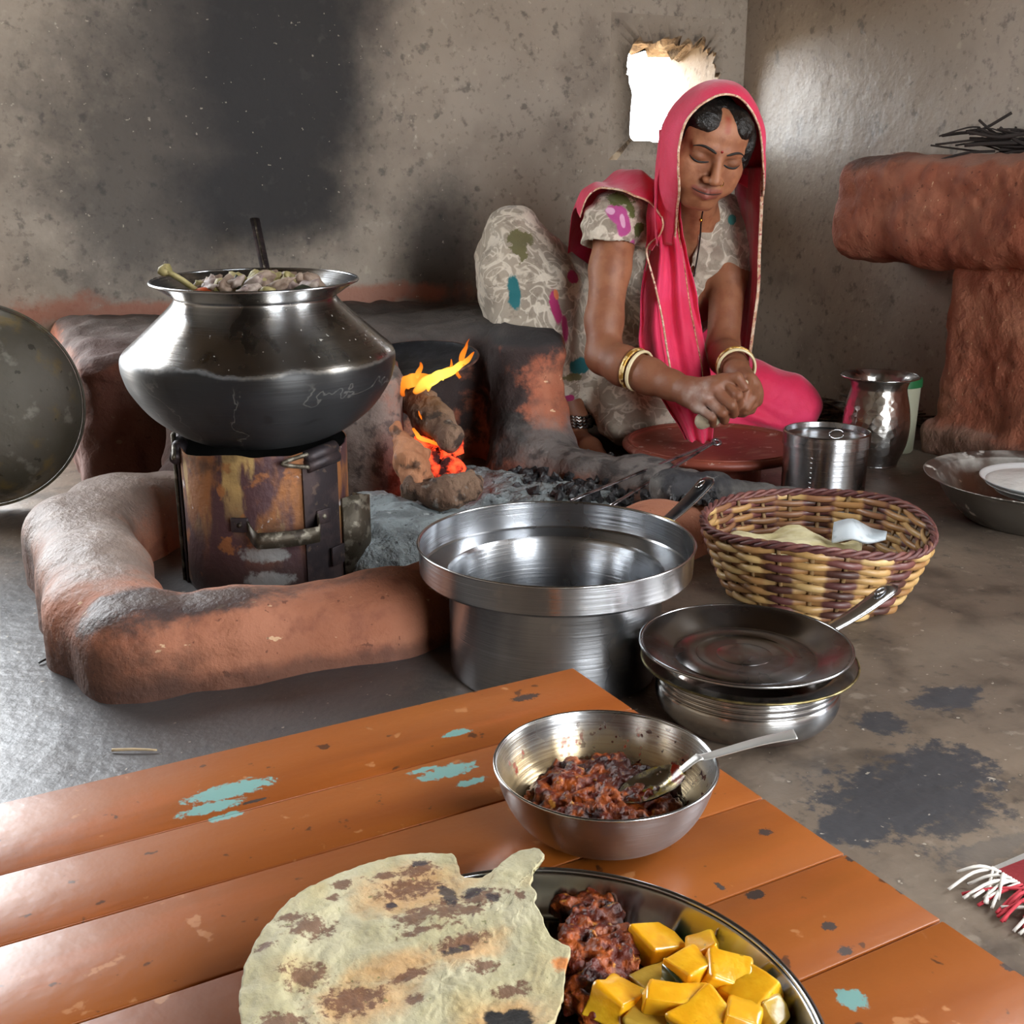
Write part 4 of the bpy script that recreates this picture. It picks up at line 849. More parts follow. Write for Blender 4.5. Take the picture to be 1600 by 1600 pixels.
# ================================================================== STEEL WARE ON THE FLOOR
def ring(r, z, t, n=120): return tube([(r*math.cos(a), r*math.sin(a), z) for a in np.linspace(0, 2*PI, n, endpoint=False)], t, 8, closed=True)
PC = V(.056, 1.392, 0)
wp = thing('steel_pot', 'large shiny steel pot with a wide collar standing before the stove curb', 'pot', PC)
obj('pot_body', shell([(0, 0), (.128, 0), (.1345, .003), (.1365, .012), (.1365, .06), (.1365, .126), (.139, .130), (.170, .1325), (.1735, .136), (.1740, .150), (.1745, .170)], .0018, 160, 1), M_steel, wp, sharp=40)
obj('rolled_rim', ring(.1752, .1705, .0017, 160), M_steel_b, wp)
# frying pan standing behind it
M_black = mat('black_handle', '101114', .3, 0, [dict(k='n', s=30, a=.55, b=.7, col='23262b')], Coat_Weight=.4)
def pan_handle(root, A, B_, w, m1=None, m2=None):
    A, B_ = np.array(A), np.array(B_); d = B_-A; L_ = np.linalg.norm(d); d /= L_; s_ = np.cross(d, (0, 0, 1)); s_ /= np.linalg.norm(s_); up = np.cross(s_, d)
    t = np.linspace(0, 1, 16); K = A+np.outer(t, B_-A)+np.outer(np.sin(t*PI)*-.004, up); wd = w*(.75+.35*t)*np.sqrt(np.clip((1.02-t)/.10, 0, 1)).clip(.25, 1)
    h = obj('handle', tube(K, wd, 16, wd*.42), m1 or M_black, root, w=True)
    rim = np.concatenate([K+np.outer(wd*1.0, s_), (K-np.outer(wd*1.0, s_))[::-1]]); obj('handle_trim', tube(rim, .0014, 6), m2 or M_steel_b, h, w=True)
    c = A+(B_-A)*.80+up*wd[12]*.44; e = [c+d*.011*math.cos(a)+s_*.004*math.sin(a) for a in np.linspace(0, 2*PI, 20, endpoint=False)]
    obj('hanging_hole', tube(e, .0013, 6, closed=True), m2 or M_steel_b, h, w=True)
fp = thing('frying_pan', 'frying pan with a black steel-edged handle half hidden behind the shiny steel pot', 'pan', V(.165, 1.62, .105), rot=(math.radians(-14), math.radians(14), 0))
bpy.context.view_layer.update()
fp.rotation_euler = (0, 0, 0); fp.location = V(.170, 1.60, .096)
obj('pan_body', shell([(0, 0), (.058, .001), (.068, .008), (.076, .026)], .0018, 80), M_steel, fp)
obj('rolled_rim', ring(.0765, .0262, .0018, 80), mat('brassy_rim', 'a08a5a', .3, .9), fp)
pan_handle(fp, Pd(1040, 815, 1.645), Pd(1108, 748, 1.75), .0125)
# degchi with a frying pan as its lid
DG = V(.277, 1.245, 0)
dg = thing('ridged_pot', 'squat ridged steel pot with a copper-tinted base, covered by a frying pan', 'pot', DG)
M_dg = steel('ridged_steel', 'c0bbb3', .16, [dict(k='z', a=.016, b=.006, nz=.012, ns=12, col='a06a52', f=.6), dict(k='z', a=.012, b=.002, nz=.01, ns=14, col='3a332e', f=.7, vm=.5)], bd=.0002)
pr = [(0, 0), (.075, .0), (.092, .006), (.103, .018), (.107, .030), (.1065, .040)]
for z in (.043, .050, .057): pr += [(.1055, z), (.1040, z+.002), (.1055, z+.004)]
pr += [(.100, .066), (.101, .069), (.120, .0725), (.124, .0735)]
obj('pot_body', shell(pr, .0014, 160, 3), M_dg, dg)
obj('rolled_rim', ring(.1245, .0737, .0016, 140), mat('greasy_brass_rim', '8a7c52', .35, .8, [dict(k='n', s=60, a=.4, b=.6, col='5c5238')]), dg)
lp = thing('frying_pan', 'shallow steel frying pan set as a lid on the squat ridged pot, handle pointing away', 'pan', DG+Vector((0, 0, .0755))+V(-.006, -.004, 0), rot=(math.radians(2), math.radians(-1), 0))
lp.rotation_euler = (0, 0, 0)
M_pan = steel('dulled_pan_steel', '8d8782', .2, [dict(k='n', s=10, d=4, a=.5, b=.7, col='6d5f5c', vr=.3)], (3, 3, 3), .0003)
pp = [(0, .003), (.03, .003), (.032, .0022), (.055, .0022), (.057, .0032), (.078, .0032), (.080, .0018), (.085, .0022), (.098, .009), (.112, .0155), (.121, .018)]
obj('pan_body', shell(pp, .0016, 160, 2), M_pan, lp, sharp=60)
obj('rolled_rim', ring(.1215, .0185, .002, 140), M_steel_b, lp)
pan_handle(lp, Pd(1288, 987, 1.335), Pd(1396, 915, 1.44), .0115, M_steel_b, M_steel_b)
# canister
CN = V(.581, 2.08, 0)
cn = thing('steel_canister', 'cylindrical steel canister with a ring-handled lid beside the clay plate', 'canister', CN)
obj('canister_body', shell([(0, 0), (.0735, 0), (.076, .003), (.0765, .006), (.076, .06), (.0765, .136)], .0015, 120, 1), M_steel, cn, sharp=40)
ldo = obj('lid', lathe([(0, .149), (.042, .149), (.069, .1495), (.0725, .152), (.074, .161), (.0762, .1615), (.079, .160), (.0793, .136), (.0783, .1355), (.0775, .140)], 120), M_steel, cn, sharp=40)
obj('ring_handle', tube([V(.012+.013*math.cos(a), .0, .1545)+Vector((.0, 0, .008*math.sin(a)+.004))+V(0, -.02, 0) for a in np.linspace(0, 2*PI, 28, endpoint=False)], .0012, 8, closed=True), M_steel_b, ldo)
for k in range(14): obj('spot_weld', xf(lathe([(0, .0008), (.0012, .0004), (.0016, 0)], 8), TR(V(-.0418, -.064, .004+.0092*k), (PI/2, 0, math.radians(-YAW-33)))), M_steel_b, cn)
# water pot
LT = V(.797, 2.475, 0)
lt = thing('water_pot', 'hammered steel water pot with a flared rim near the red pedestal', 'pot', LT)
M_ham = steel('hammered_steel', 'c6c1ba', .24, bd=.0003)
_b = [n for n in M_ham.node_tree.nodes if n.type == 'BUMP'][-1]; _v = M_ham.node_tree.nodes.new('ShaderNodeTexVoronoi'); _v.inputs['Scale'].default_value = 70; _q = M_ham.node_tree.nodes.new('ShaderNodeTexCoord'); M_ham.node_tree.links.new(_q.outputs['Object'], _v.inputs['Vector']); M_ham.node_tree.links.new(_v.outputs['Distance'], _b.inputs['Height']); _b.inputs['Distance'].default_value = .0012
obj('pot_body', shell([(0, 0), (.048, 0), (.052, .004), (.055, .012), (.067, .045), (.0715, .085), (.068, .125), (.0605, .160), (.0595, .172), (.066, .187), (.0815, .1945)], .0014, 120, 6), M_ham, lt)
obj('rolled_rim', ring(.082, .1948, .0016), M_steel_b, lt)
# plastic tub
M_tub = mat('translucent_plastic', '9a9a86', .4, 0, [dict(k='z', a=.09, b=.02, nz=.02, col='8a8a76')], Subsurface_Weight=.3, Subsurface_Radius=(.02, .02, .018))
tub = thing('plastic_tub', 'pale plastic tub with a green lid half hidden behind the water pot', 'tub', V(.878, 2.60, 0))
obj('tub_body', shell([(0, 0), (.045, 0), (.048, .004), (.052, .155)], .002, 64, 1), M_tub, tub, sharp=40)
obj('lid', lathe([(0, .172), (.048, .172), (.054, .170), (.055, .165), (.055, .152), (.053, .152), (.053, .156)], 64), mat('green_plastic', '1d5a33', .4), tub, sharp=40)
# basin with flour plate
BS = V(.972, 2.045, 0)
bs = thing('flour_basin', 'wide aluminium basin streaked with flour at the right edge', 'basin', BS)
M_alu = mat('floury_aluminium', '8f8b84', .38, .9, [dict(k='n', s=9, d=5, a=.52, b=.66, col='cfcac2', f=.8, vm=.1, vr=.8), dict(k='n', s=24, d=5, a=.6, b=.66, col='ece8e0', f=.9, vm=0, vr=.9), dict(k='n', s=5, a=.5, b=.7, col='6f6b66', f=.6)], [(20, .002, 4)])
obj('basin_body', shell([(0, 0), (.11, .0), (.133, .008), (.160, .035), (.181, .068), (.186, .074), (.205, .081)], .002, 140, 5), M_alu, bs)
pl = thing('flour_plate', 'white plate heaped with flour resting inside the aluminium basin', 'plate', BS+V(.02, .0, .050), rot=(0, 0, 0))
M_flour = mat('flour', 'e3e2de', .9, 0, [dict(k='n', s=20, a=.5, b=.7, col='d0cfca')], [(30, .004, 4)])
obj('plate_body', shell([(0, .0), (.085, .0), (.10, .006), (.125, .026)], .002, 100, 4), mat('white_enamel', 'd5d6d6', .3), pl)
obj('flour', lathe(crom([(0, .034), (.04, .032), (.08, .026), (.112, .020), (.114, .015)], 4), 64), M_flour, pl)
# clay kneading plate
M_terra = mat('terracotta_plate', '7d3a2a', .5, 0, [dict(k='n', s=8, d=4, a=.4, b=.7, col='8f4735'), dict(k='n', s=14, d=5, a=.57, b=.7, col='c09a8b', f=.55, vr=.8, st=(1, 2.2, 1)), dict(k='n', s=40, d=4, a=.64, b=.7, col='d8c3b6', f=.6)], [(20, .002, 4), (1, .0006, 2, (4, 4, 160))])
CP = V(.421, 2.345, .006)
cp = thing('clay_plate', 'round reddish clay kneading plate dusted with flour under the woman\'s hands', 'plate', CP)
obj('plate_body', lathe(crom([(0, -.006), (.09, -.006), (.10, .01), (.105, .036), (.172, .052), (.188, .060), (.190, .067), (.184, .0735), (.173, .073), (.165, .068), (.12, .066), (0, .065)], 4), 140), M_terra, cp)
obj('rim_groove', ring(.178, .0738, .0022, 140), M_terra, cp)
# tongs
tg = thing('tongs', 'long thin steel fire tongs with their tips in the charcoal, hinge over the clay plate', 'tongs', Pz(1115, 690, .09))
M_tong = mat('worn_tong_steel', 'a3a1a6', .25, .9, [dict(k='n', s=30, a=.5, b=.65, col='3a3a3e')])
hp = np.array(Pz(1116, 691, .100))
for (u, v, u2, v2) in ((893, 782, 1000, 735), (955, 790, 1040, 740)):
    e = np.array(Pz(u, v, .055)); K = np.linspace(0, 1, 12)[:, None]*(hp-e)+e; obj('arm', tube(K, .0048, 8, .0022), M_tong, tg, w=True)
obj('hinge_loop', tube([hp+np.array(V(.008*math.cos(a)+.004, .010*math.sin(a), .003*math.sin(a))) for a in np.linspace(0, 2*PI, 24, endpoint=False)], .0032, 8, closed=True), M_tong, tg, w=True)
# ================================================================== BASKET
def basket():
    BC = V(.459, 1.662, 0); root = thing('wicker_basket', 'round wicker basket of brown and tan woven strands holding flatbread', 'basket', BC)
    nS = 22; rows = 13; Rz = lambda z: .121+.047*(z/.112)**.75; Hh = .110
    M_weave = mat('woven_cane', 'a87a3c', .5, 0, [dict(k='n', s=70, d=3, a=.4, b=.7, col='c79a55', f=.0)], [(60, .001, 3)], attr='cane', Coat_Weight=.2, Coat_Roughness=.3)
    tan = np.array([lin('b48e58')[:3], lin('c4a36c')[:3], lin('9c7245')[:3]]); br = np.array([lin('5b3330')[:3], lin('6a3d38')[:3], lin('4a2a22')[:3]])
    r = np.random.default_rng(9); band = [(i//1) % 2 if r.random() < .88 else r.integers(0, 2) for i in range(nS)]
    N = nS*8; th = np.linspace(0, 2*PI, N, endpoint=False)
    sag = lambda t: .006*np.sin(2*t+.5)+.004*np.sin(3*t+2)
    for k in range(rows):
        z = .006+(Hh-.012)*k/(rows-1); ph = PI*(k % 2); wv = np.cos(th*nS/2+ph); R = Rz(z)+.0052*wv
        zz = z+sag(th)*(z/Hh)+.0012*np.sin(th*7+k)
        K = np.stack([R*np.cos(th), R*np.sin(th), zz], 1); n = 7
        o = obj('weave_strand', tube(K, .0037, n, .0056, closed=True), M_weave, root)
        cid = np.floor((th*nS/2+ph+PI/2)/PI).astype(int); outside = wv > 0
        c = np.array([(br if band[(int(i)+int(k % 2)) % nS] else tan)[int(q)] for i, q in zip(cid, r.integers(0, 3, nS*2+4)[(cid % (nS*2))])])
        c = c*(1+.12*r.normal(size=(N, 1))*0)
        c[~outside] = (c[~outside]*.5+tan[2]*.5)
        setcol(o, 'cane', np.repeat(c, n, 0))
    M_stake = mat('basket_stake', '8d6f47', .7, 0, [dict(k='n', s=80, a=.4, b=.6, col='6e5436')])
    for i in range(nS):
        t = 2*PI*i/nS+0*PI/nS; pts = [(Rz(z)*math.cos(t), Rz(z)*math.sin(t), z+sag(t)*(z/Hh)) for z in np.linspace(.002, Hh, 7)]
        obj('stake', tube(pts, .0035, 6, .0018), M_stake, root)
    M_rimw = mat('rim_cane', '583230', .5, 0, [dict(k='n', s=30, d=3, a=.45, b=.65, col='734740'), dict(k='n', s=50, a=.6, b=.7, col='8f6a45', f=.6)], [(90, .001, 3)])
    for q in range(3):
        t = np.linspace(0, 2*PI, 260, endpoint=False); tw = t*17+q*2*PI/3; R = Rz(Hh)+.0035*np.cos(tw)+.001; K = np.stack([R*np.cos(t), R*np.sin(t), Hh+.003+.0038*np.sin(tw)+sag(t)], 1)
        obj('rim_braid', tube(K, .0032, 7, closed=True), M_rimw, root)
    obj('base', lathe([(0, .003), (.10, .003), (.122, .004), (.122, .0), (0, .0)], 64), M_stake, root)
    # bread and packet inside
    m, n = 26, 60; P = []
    for i in range(m+1):
        q = i/m; row = []
        for t in np.linspace(0, 2*PI, n, endpoint=False):
            x, y = .10*q*math.cos(t)*(1+.08*math.sin(3*t+1)), .085*q*math.sin(t)*(1+.1*math.cos(2*t)); w = V(x-.035, y-.0, 0)
            row.append((w.x+BC.x, w.y+BC.y, .086+.006*float(vnoise(np.array([[x*40, y*40, 0]]), 3)[0])+.010*math.sin(x*60)*q-.012*q*q))
        P.append(row)
    g = grid(np.array(P), True); g2 = np.array(P); g2[..., 2] -= .008; b2 = grid(g2, True); k = len(g[0]); e = m*n
    v = np.concatenate([g[0], b2[0]]); f = [x[::-1] for x in g[1]]+[tuple(i+k for i in x) for x in b2[1]]+[(e+(j+1) % n, e+j, k+e+j, k+e+(j+1) % n) for j in range(n)]
    tag(obj('flatbread', (v, f), mat('pale_flatbread', 'd6cca4', .8, 0, [dict(k='n', s=25, a=.45, b=.65, col='c2b585')], [(50, .003, 3)]), w=True), 'crinkled pale yellow flatbread lying in the wicker basket', 'flatbread')
    A = [np.array(Pd(u, v, D)) for u, v, D in ((1303, 817, 1.66), (1332, 812, 1.66), (1360, 826, 1.665), (1386, 832, 1.67))]; B_ = [np.array(Pd(u, v, D)) for u, v, D in ((1300, 848, 1.62), (1330, 842, 1.61), (1355, 848, 1.61), (1384, 842, 1.63))]
    P = np.array([crom(A, 4), crom([(a*.6+b*.4)+np.array((0, 0, .003*((i % 2)*2-1))) for i, (a, b) in enumerate(zip(A, B_))], 4), crom(B_, 4)])
    pk = obj('paper_packet', slab(P, .004), mat('white_paper', 'c3cbd0', .5, 0, [dict(k='n', s=40, a=.5, b=.6, col='a9b3b9')]), w=True); tag(pk, 'folded white packet with a blue dot in the wicker basket', 'packet')
    c = np.array(Pd(1326, 823, 1.648)); nrm = np.array(V(0, -.8, .6)); 
    obj('blue_mark', tube([c-nrm*.002, c+nrm*.001], .0042, 16), mat('blue_print', '1f7fae', .5), pk, w=True)
basket()
# ================================================================== RED MUD SHELF ON THE RIGHT
M_red = clay('red_mud_shelf', [dict(k='up', a=.6, b=.85, nz=.5, ns=12, col='9a7262', f=.8), dict(k='n', s=5, d=3, a=.55, b=.7, col='7a3826', f=.5),
    dict(k='m', sp='w', c=[((Pd(1340, 240, 2.85)).to_tuple(), (.12, .12, .035))], w=.5, nz=.8, ns=20, col='46302a', f=.8), dict(k='m', sp='w', c=[(V(.99, 2.56, .02).to_tuple(), (.25, .4, .05))], w=.3, nz=.4, ns=12, col='94796a', f=.7)], col='9a5840')
def shelf():
    root = thing('mud_shelf', 'thick red mud shelf slab on a square mud pedestal along the right wall', 'shelf', V(1.05, 2.6, 0))
    # pedestal face line parallel to the right wall through (.957, 2.59); wall coordinates: x world
    p0 = V(.962, 2.59); S = SDF((p0.x-.12, p0.y-1.7, -.02), (XR+.02, p0.y+.5, .70), .009)
    xf0 = p0.x; S.box(((xf0+XR)/2+.02, p0.y-.75, .20), ((XR-xf0)/2+.02, .75, .235), .03, None, .02)
    S.box(((xf0+XR)/2, p0.y-.75, .03), ((XR-xf0)/2+.025, .775, .045), .03, None, .02)
    S.disp(.008, 9, 2, 3); S.disp(.0035, 45, 3, 4); v, f = S.mesh(); obj('pedestal', (v, f), M_red, root, w=True)
    S = SDF((p0.x-.12, p0.y-1.7, .36), (XR+.02, p0.y+.55, .74), .009); ye = V(.80, 2.93).y
    S.box(((xf0-.035+XR)/2+.02, (ye+p0.y-1.5)/2, .535), ((XR-xf0+.035)/2+.02, (ye-p0.y+1.5)/2, .122), .06, None, .02)
    S.disp(.012, 8, 2, 7); S.disp(.004, 45, 3, 8); v, f = S.mesh(); obj('slab', (v, f), M_red, root, w=True)
shelf()
M_twig = mat('dry_twigs', '4a4038', .9, 0, [dict(k='n', s=40, a=.4, b=.6, col='75685a')])
def twigs(cx, n, L_, hgt, seed, z0=0, sp=(.08, .05)):
    r = np.random.default_rng(seed); gs = []
    for i in range(n):
        a = r.uniform(-.5, .5)+(PI if r.random() < .5 else 0); l = L_*r.uniform(.5, 1); p = np.array(cx)+np.array(V(r.normal()*sp[0], r.normal()*sp[1], 0)); z = z0+.004+r.uniform(0, hgt)
        d = np.array(V(math.cos(a)*l, math.sin(a)*l, 0)); K = crom([p-d/2+(0, 0, z+r.normal()*.008), p+r.normal(size=3)*.008*(1, 1, .5)+(0, 0, z), p+d/2+(0, 0, max(.004, z+r.normal()*.015))], 3); gs.append(tube(K, r.uniform(.0015, .0045), 5))
    return join(*gs)
tag(obj('twig_bundle', twigs(V(.87, 2.88), 90, .22, .05, 3), M_twig, w=True), 'untidy bundle of dry grey twigs on the floor behind the woman', 'twigs', kind='stuff')
rp = Pd(1600, 236, 2.62)
tag(obj('twig_pile', twigs(Vector((rp.x, rp.y, 0)), 60, .16, .05, 5, .652, (.06, .04)), mat('dark_twigs', '2b2320', .9), w=True), 'dark dry twigs piled on top of the red mud shelf', 'twigs', kind='stuff')
# ================================================================== RUG CORNER, LITTER
def rug():
    root = thing('rug', 'red and white striped rug with white fringe at the right edge of the floor', 'rug', V(.70, .80, 0))
    a0, a1 = V(.452, .905, .004), V(.545, .745, .004); d = (a1-a0).normalized(); q = Vector((-d.y, d.x, 0))
    if q.dot(V(1, 0)) < 0: q = -q
    m, n = 3, 12; P = np.array([[np.array(a0+d*(.5*i/(n-1)-.02)+q*(.35*j/(m-1)+.0)) for i in range(n)] for j in range(m)])
    M_rug = mat('striped_rug', 'b9444a', .95, 0, [dict(k='n', s=14, d=0, a=.5, b=.52, col='d8d4cf', st=(.2, 3, 1))], [(200, .002, 2)])
    obj('rug_body', slab(P, .006), M_rug, root, w=True)
    r = np.random.default_rng(6); cols = [mat('white_thread', 'd9d4cc', .9), mat('red_thread', 'b5343f', .9)]; W_ = {0: [], 1: []}
    for i in range(150):
        s_ = i/150; b = np.array(a0+d*(.42*s_-.02)); g = int(i//11) % 3 == 1; l = r.uniform(.035, .06); dd = np.array(-q)*l+np.array(d)*r.normal()*.018
        K = crom([b+(0, 0, .002), b+dd*.5+(0, 0, r.uniform(.003, .010)), b+dd+(0, 0, r.uniform(-.002, .004))], 4); W_[int(g)].append(tube(K, .0016, 5))
    for k in W_: tag(obj('fringe', join(*W_[k]), cols[k], root, w=True), kind='stuff')
rug()
for u, v, a, l, m, lb in ((210, 1172, 0, .05, mat('pale_straw', 'c2ab88', .8), 'small pale straw lying on the bare floor left of the table'), (72, 1031, 1.0, .022, M_black, 'tiny black twig on the floor left of the stove curb'), (418, 1060, .9, .018, M_split, 'tiny straw bit at the foot of the stove curb')):
    p = np.array(Pz(u, v, .003)); d = np.array(V(math.cos(a), math.sin(a)))*l/2; K = crom([p-d, p+(0, 0, .001), p+d], 4); tag(obj('straw', tube(K, np.linspace(.0018, .0012, len(K)), 6), m, w=True), lb, 'straw')
# ================================================================== THE WOMAN (built in standpoint space: right, forward, up)
def Q(u, v, D):
    a, f, h = ray(u, v); t = D/f; return np.array((a*t, D, CAMH+h*t))
VM = np.array([[CY, SY_, 0], [-SY_, CY, 0], [0, 0, 1]])
def toW(v): return np.asarray(v)@VM.T
def toWm(L): return [(tuple(toW(c)), r) for c, r in L]
woman = thing('person', 'woman in pink veil and cream floral clothes seated shaping dough at the clay plate', 'person', V(.30, 2.72, 0))
# ---- head frame
PSI, PHI, ROL = math.radians(10), math.radians(22), math.radians(11)
hf = np.array((math.sin(PSI)*math.cos(PHI), -math.cos(PSI)*math.cos(PHI), -math.sin(PHI)))
up0 = np.array((0, 0, 1.))-hf*hf[2]*1.0; up0 /= np.linalg.norm(up0); sd0 = np.array((math.cos(PSI), math.sin(PSI), 0))
hu = up0*math.cos(ROL)+sd0*math.sin(ROL); hs = sd0*math.cos(ROL)-up0*math.sin(ROL)
HR = np.stack([hs, hf, hu], 1)                                     # columns: side (viewer right), forward, up
HS = np.array((1.08, 1., .90)); HM = .97
HC = Q(1122, 252, 2.285)-HR@(np.array((0, .085, -.002))*HS)
def hd_(x, y, z): return HC+HR@(np.array((x, y, z))*HS)
SH_R, SH_L = Q(966, 338, 2.49), Q(1143, 345, 2.62); NECK = Q(1088, 352, 2.535)
EL_R, EL_L = Q(944, 556, 2.37), Q(1129, 545, 2.47); WR_R, WR_L = Q(1076, 612, 2.205), Q(1152, 584, 2.275)
def face(S):
    e = lambda c, r, k=.012, op='u': S.ell(hd_(*c), np.array(r)*HS, HR, k, op)
    c = lambda a, b, ra, rb=None, k=.01, op='u': S.cap(hd_(*a), hd_(*b), ra*HM, None if rb is None else rb*HM, k, op)
    e((0, -.015, .024), (.064, .090, .072)); e((0, .028, -.022), (.061, .056, .088), .02); e((0, .040, .040), (.056, .042, .045), .02)
    for s in (-1, 1):
        c((s*.047, .010, -.058), (s*.018, .054, -.100), .022, .018, .02)
        e((s*.043, .050, -.027), (.022, .022, .021), .018); e((s*.036, .056, -.056), (.024, .021, .028), .018)
        e((s*.064, -.008, -.012), (.008, .016, .028), .006)
    e((.003, .060, -.103), (.023, .020, .016), .02); e((0, .066, -.072), (.030, .022, .024), .02)
    for s in (-1, 1):
        e((s*.031, .097, -.004), (.020, .014, .0125), .014, 's')
        e((s*.031, .0655, -.003), (.0175, .0165, .0125), .004)
        c((s*.012, .082, .0165), (s*.044, .068, .017), .006, .005, .014)
    c((0, .078, .012), (0, .102, -.036), .0075, .0105, .010); e((0, .1035, -.0385), (.0105, .0105, .0095), .006)
    for s in (-1, 1): e((s*.0125, .092, -.0425), (.0088, .0105, .0075), .005); e((s*.0062, .098, -.0480), (.0036, .005, .003), .002, 's')
    for s in (-1, 1):
        c((s*.0265, .0795, -.0680), (s*.006, .0890, -.0665), .0028, .0044, .005); c((s*.020, .0805, -.0760), (0, .0880, -.0795), .0035, .0056, .006)
        c((s*.0305, .084, -.0690), (s*.013, .0925, -.0722), .0012, .0012, .002, 's'); c((s*.013, .0925, -.0722), (0, .0945, -.0724), .0012, .0012, .002, 's')
        c((s*.0175, .090, -.046), (s*.033, .0845, -.066), .0018, .0022, .007, 's')
def arms(S, o=0.):
    S.chain([SH_R, Q(953, 420, 2.45), Q(944, 500, 2.405), EL_R], [.048+o, .041+o, .0375+o, .0355+o], .02)
    S.chain([EL_R, Q(975, 572, 2.32), Q(1015, 588, 2.275), Q(1050, 602, 2.235), WR_R], [.0375, .0385, .034, .027, .0235], .018)
    S.chain([SH_L, Q(1138, 430, 2.57), EL_L], [.044+o, .040+o, .034+o], .02)
    S.chain([EL_L, Q(1135, 560, 2.41), Q(1146, 572, 2.335), WR_L], [.034, .0345, .028, .0235], .018)
def hands(S):
    # right hand: a fist seen from the back, fingers curling down and in
    mc = [Q(1130, 598, 2.168), Q(1115, 607, 2.160), Q(1101, 620, 2.160), Q(1090, 635, 2.168)]
    pp = [Q(1153, 618, 2.140), Q(1143, 633, 2.132), Q(1129, 645, 2.136), Q(1113, 652, 2.146)]
    dp = [Q(1154, 634, 2.165), Q(1146, 646, 2.165), Q(1132, 656, 2.165), Q(1114, 662, 2.172)]
    tp = [Q(1142, 632, 2.190), Q(1134, 642, 2.190), Q(1121, 650, 2.190), Q(1106, 654, 2.194)]
    rr = [.0098, .0102, .0098, .0088]
    for i in range(4):
        S.chain([WR_R, mc[i]], [.021, .0145], .016)
    for i in range(4): S.ell(mc[i]+np.array((0, 0, .001)), (.0115, .0115, .0115), None, .006)
    for i in range(4): S.chain([mc[i], pp[i], dp[i], tp[i]], [rr[i]*1.1, rr[i], rr[i]*.92, rr[i]*.85], .0028)
    S.chain([Q(1098, 622, 2.21), Q(1118, 640, 2.205)], [.022, .018], .012)
    S.chain([Q(1096, 604, 2.20), Q(1128, 594, 2.172), Q(1152, 590, 2.158), Q(1164, 606, 2.148)], [.018, .0125, .0105, .0085], .004)   # thumb
    # left hand behind, fingers folding over the dough
    mc = [Q(1170, 592, 2.215), Q(1178, 602, 2.212), Q(1182, 614, 2.215), Q(1181, 626, 2.222)]
    pp = [Q(1166, 612, 2.170), Q(1175, 622, 2.172), Q(1177, 632, 2.178), Q(1174, 640, 2.186)]
    dp = [Q(1163, 628, 2.165), Q(1166, 636, 2.163), Q(1164, 642, 2.168), Q(1161, 646, 2.178)]
    tp = [Q(1158, 638, 2.180), Q(1157, 643, 2.178), Q(1152, 645, 2.180), Q(1150, 646, 2.190)]
    for i in range(4): S.chain([WR_L, mc[i]], [.020, .0135], .014)
    for i in range(4): S.chain([mc[i], pp[i], dp[i], tp[i]], [rr[i]*1.05, rr[i]*.95, rr[i]*.88, rr[i]*.8], .0028)
    S.chain([Q(1160, 592, 2.235), Q(1150, 602, 2.205), Q(1146, 614, 2.185)], [.016, .0115, .009], .004)
    for a in ((1162, 604, 2.143),): pass
def torso(S, o=0.):
    sh = SH_L-SH_R; sh /= np.linalg.norm(sh)
    c0 = (SH_L+SH_R)/2; fw = np.cross(sh, (0, 0, 1)); fw = fw*(-1 if fw[1] > 0 else 1); R = np.stack([sh, fw, np.cross(sh, fw)], 1)
    ch = Q(1062, 425, 2.645); S.ell(ch, (.128+o, .098+o, .135+o), R, .03); S.ell((.315, 2.74, .22), (.125+o, .105+o, .15+o), R, .03)
    S.cap(SH_R+(sh*.012), SH_L-sh*.012, .046+o, .044+o, .03)
    S.ell(Q(1022, 420, 2.565), (.058+o, .056+o, .056+o), R, .025); S.ell(Q(1100, 425, 2.60), (.056+o, .056+o, .055+o), R, .025)
    return R
S = SDF((-.12, 2.08, -.005), (.74, 2.98, .80), .0024)
R_t = torso(S); arms(S); hands(S); face(S)
S.chain([hd_(0, -.022, -.045), NECK+(0, .02, -.01)], [.046, .050], .02); S.cap(NECK+(0, .02, -.01), (SH_R+SH_L)/2+(0, .03, -.06), .055, .08, .04)
S.ell((.30, 2.79, .13), (.15, .13, .12), None, .03)
KN = Q(794, 362, 2.66); AN = np.array((.143, 2.575, .078))
S.chain([(.24, 2.76, .14), KN+(0.01, .01, -.02), AN], [.08, .045, .030], .02); S.chain([AN, AN+(.0, .02, -.05)], [.030, .027], .01); S.chain([AN+(.0, .01, -.046), (.172, 2.49, .028), (.195, 2.43, .02)], [.030, .026, .017], .012)
S.chain([(.36, 2.77, .12), (.62, 2.63, .075), (.36, 2.62, .05)], [.08, .045, .03], .02)
bv, bf = S.mesh(); bv = relax(bv, bf, 1, .4)
BODY_S = S
M_skin = mat('brown_skin', '8a543a', .54, 0, [dict(k='n', s=35, d=4, a=.42, b=.65, col='7c4831', f=.6)], [(160, .0006, 3)], attr='tone', Subsurface_Weight=.12, Subsurface_Radius=(.008, .003, .0015), Subsurface_Scale=.6, Specular_IOR_Level=.45)
body = obj('body', (toW(bv), bf), M_skin, woman, w=True)
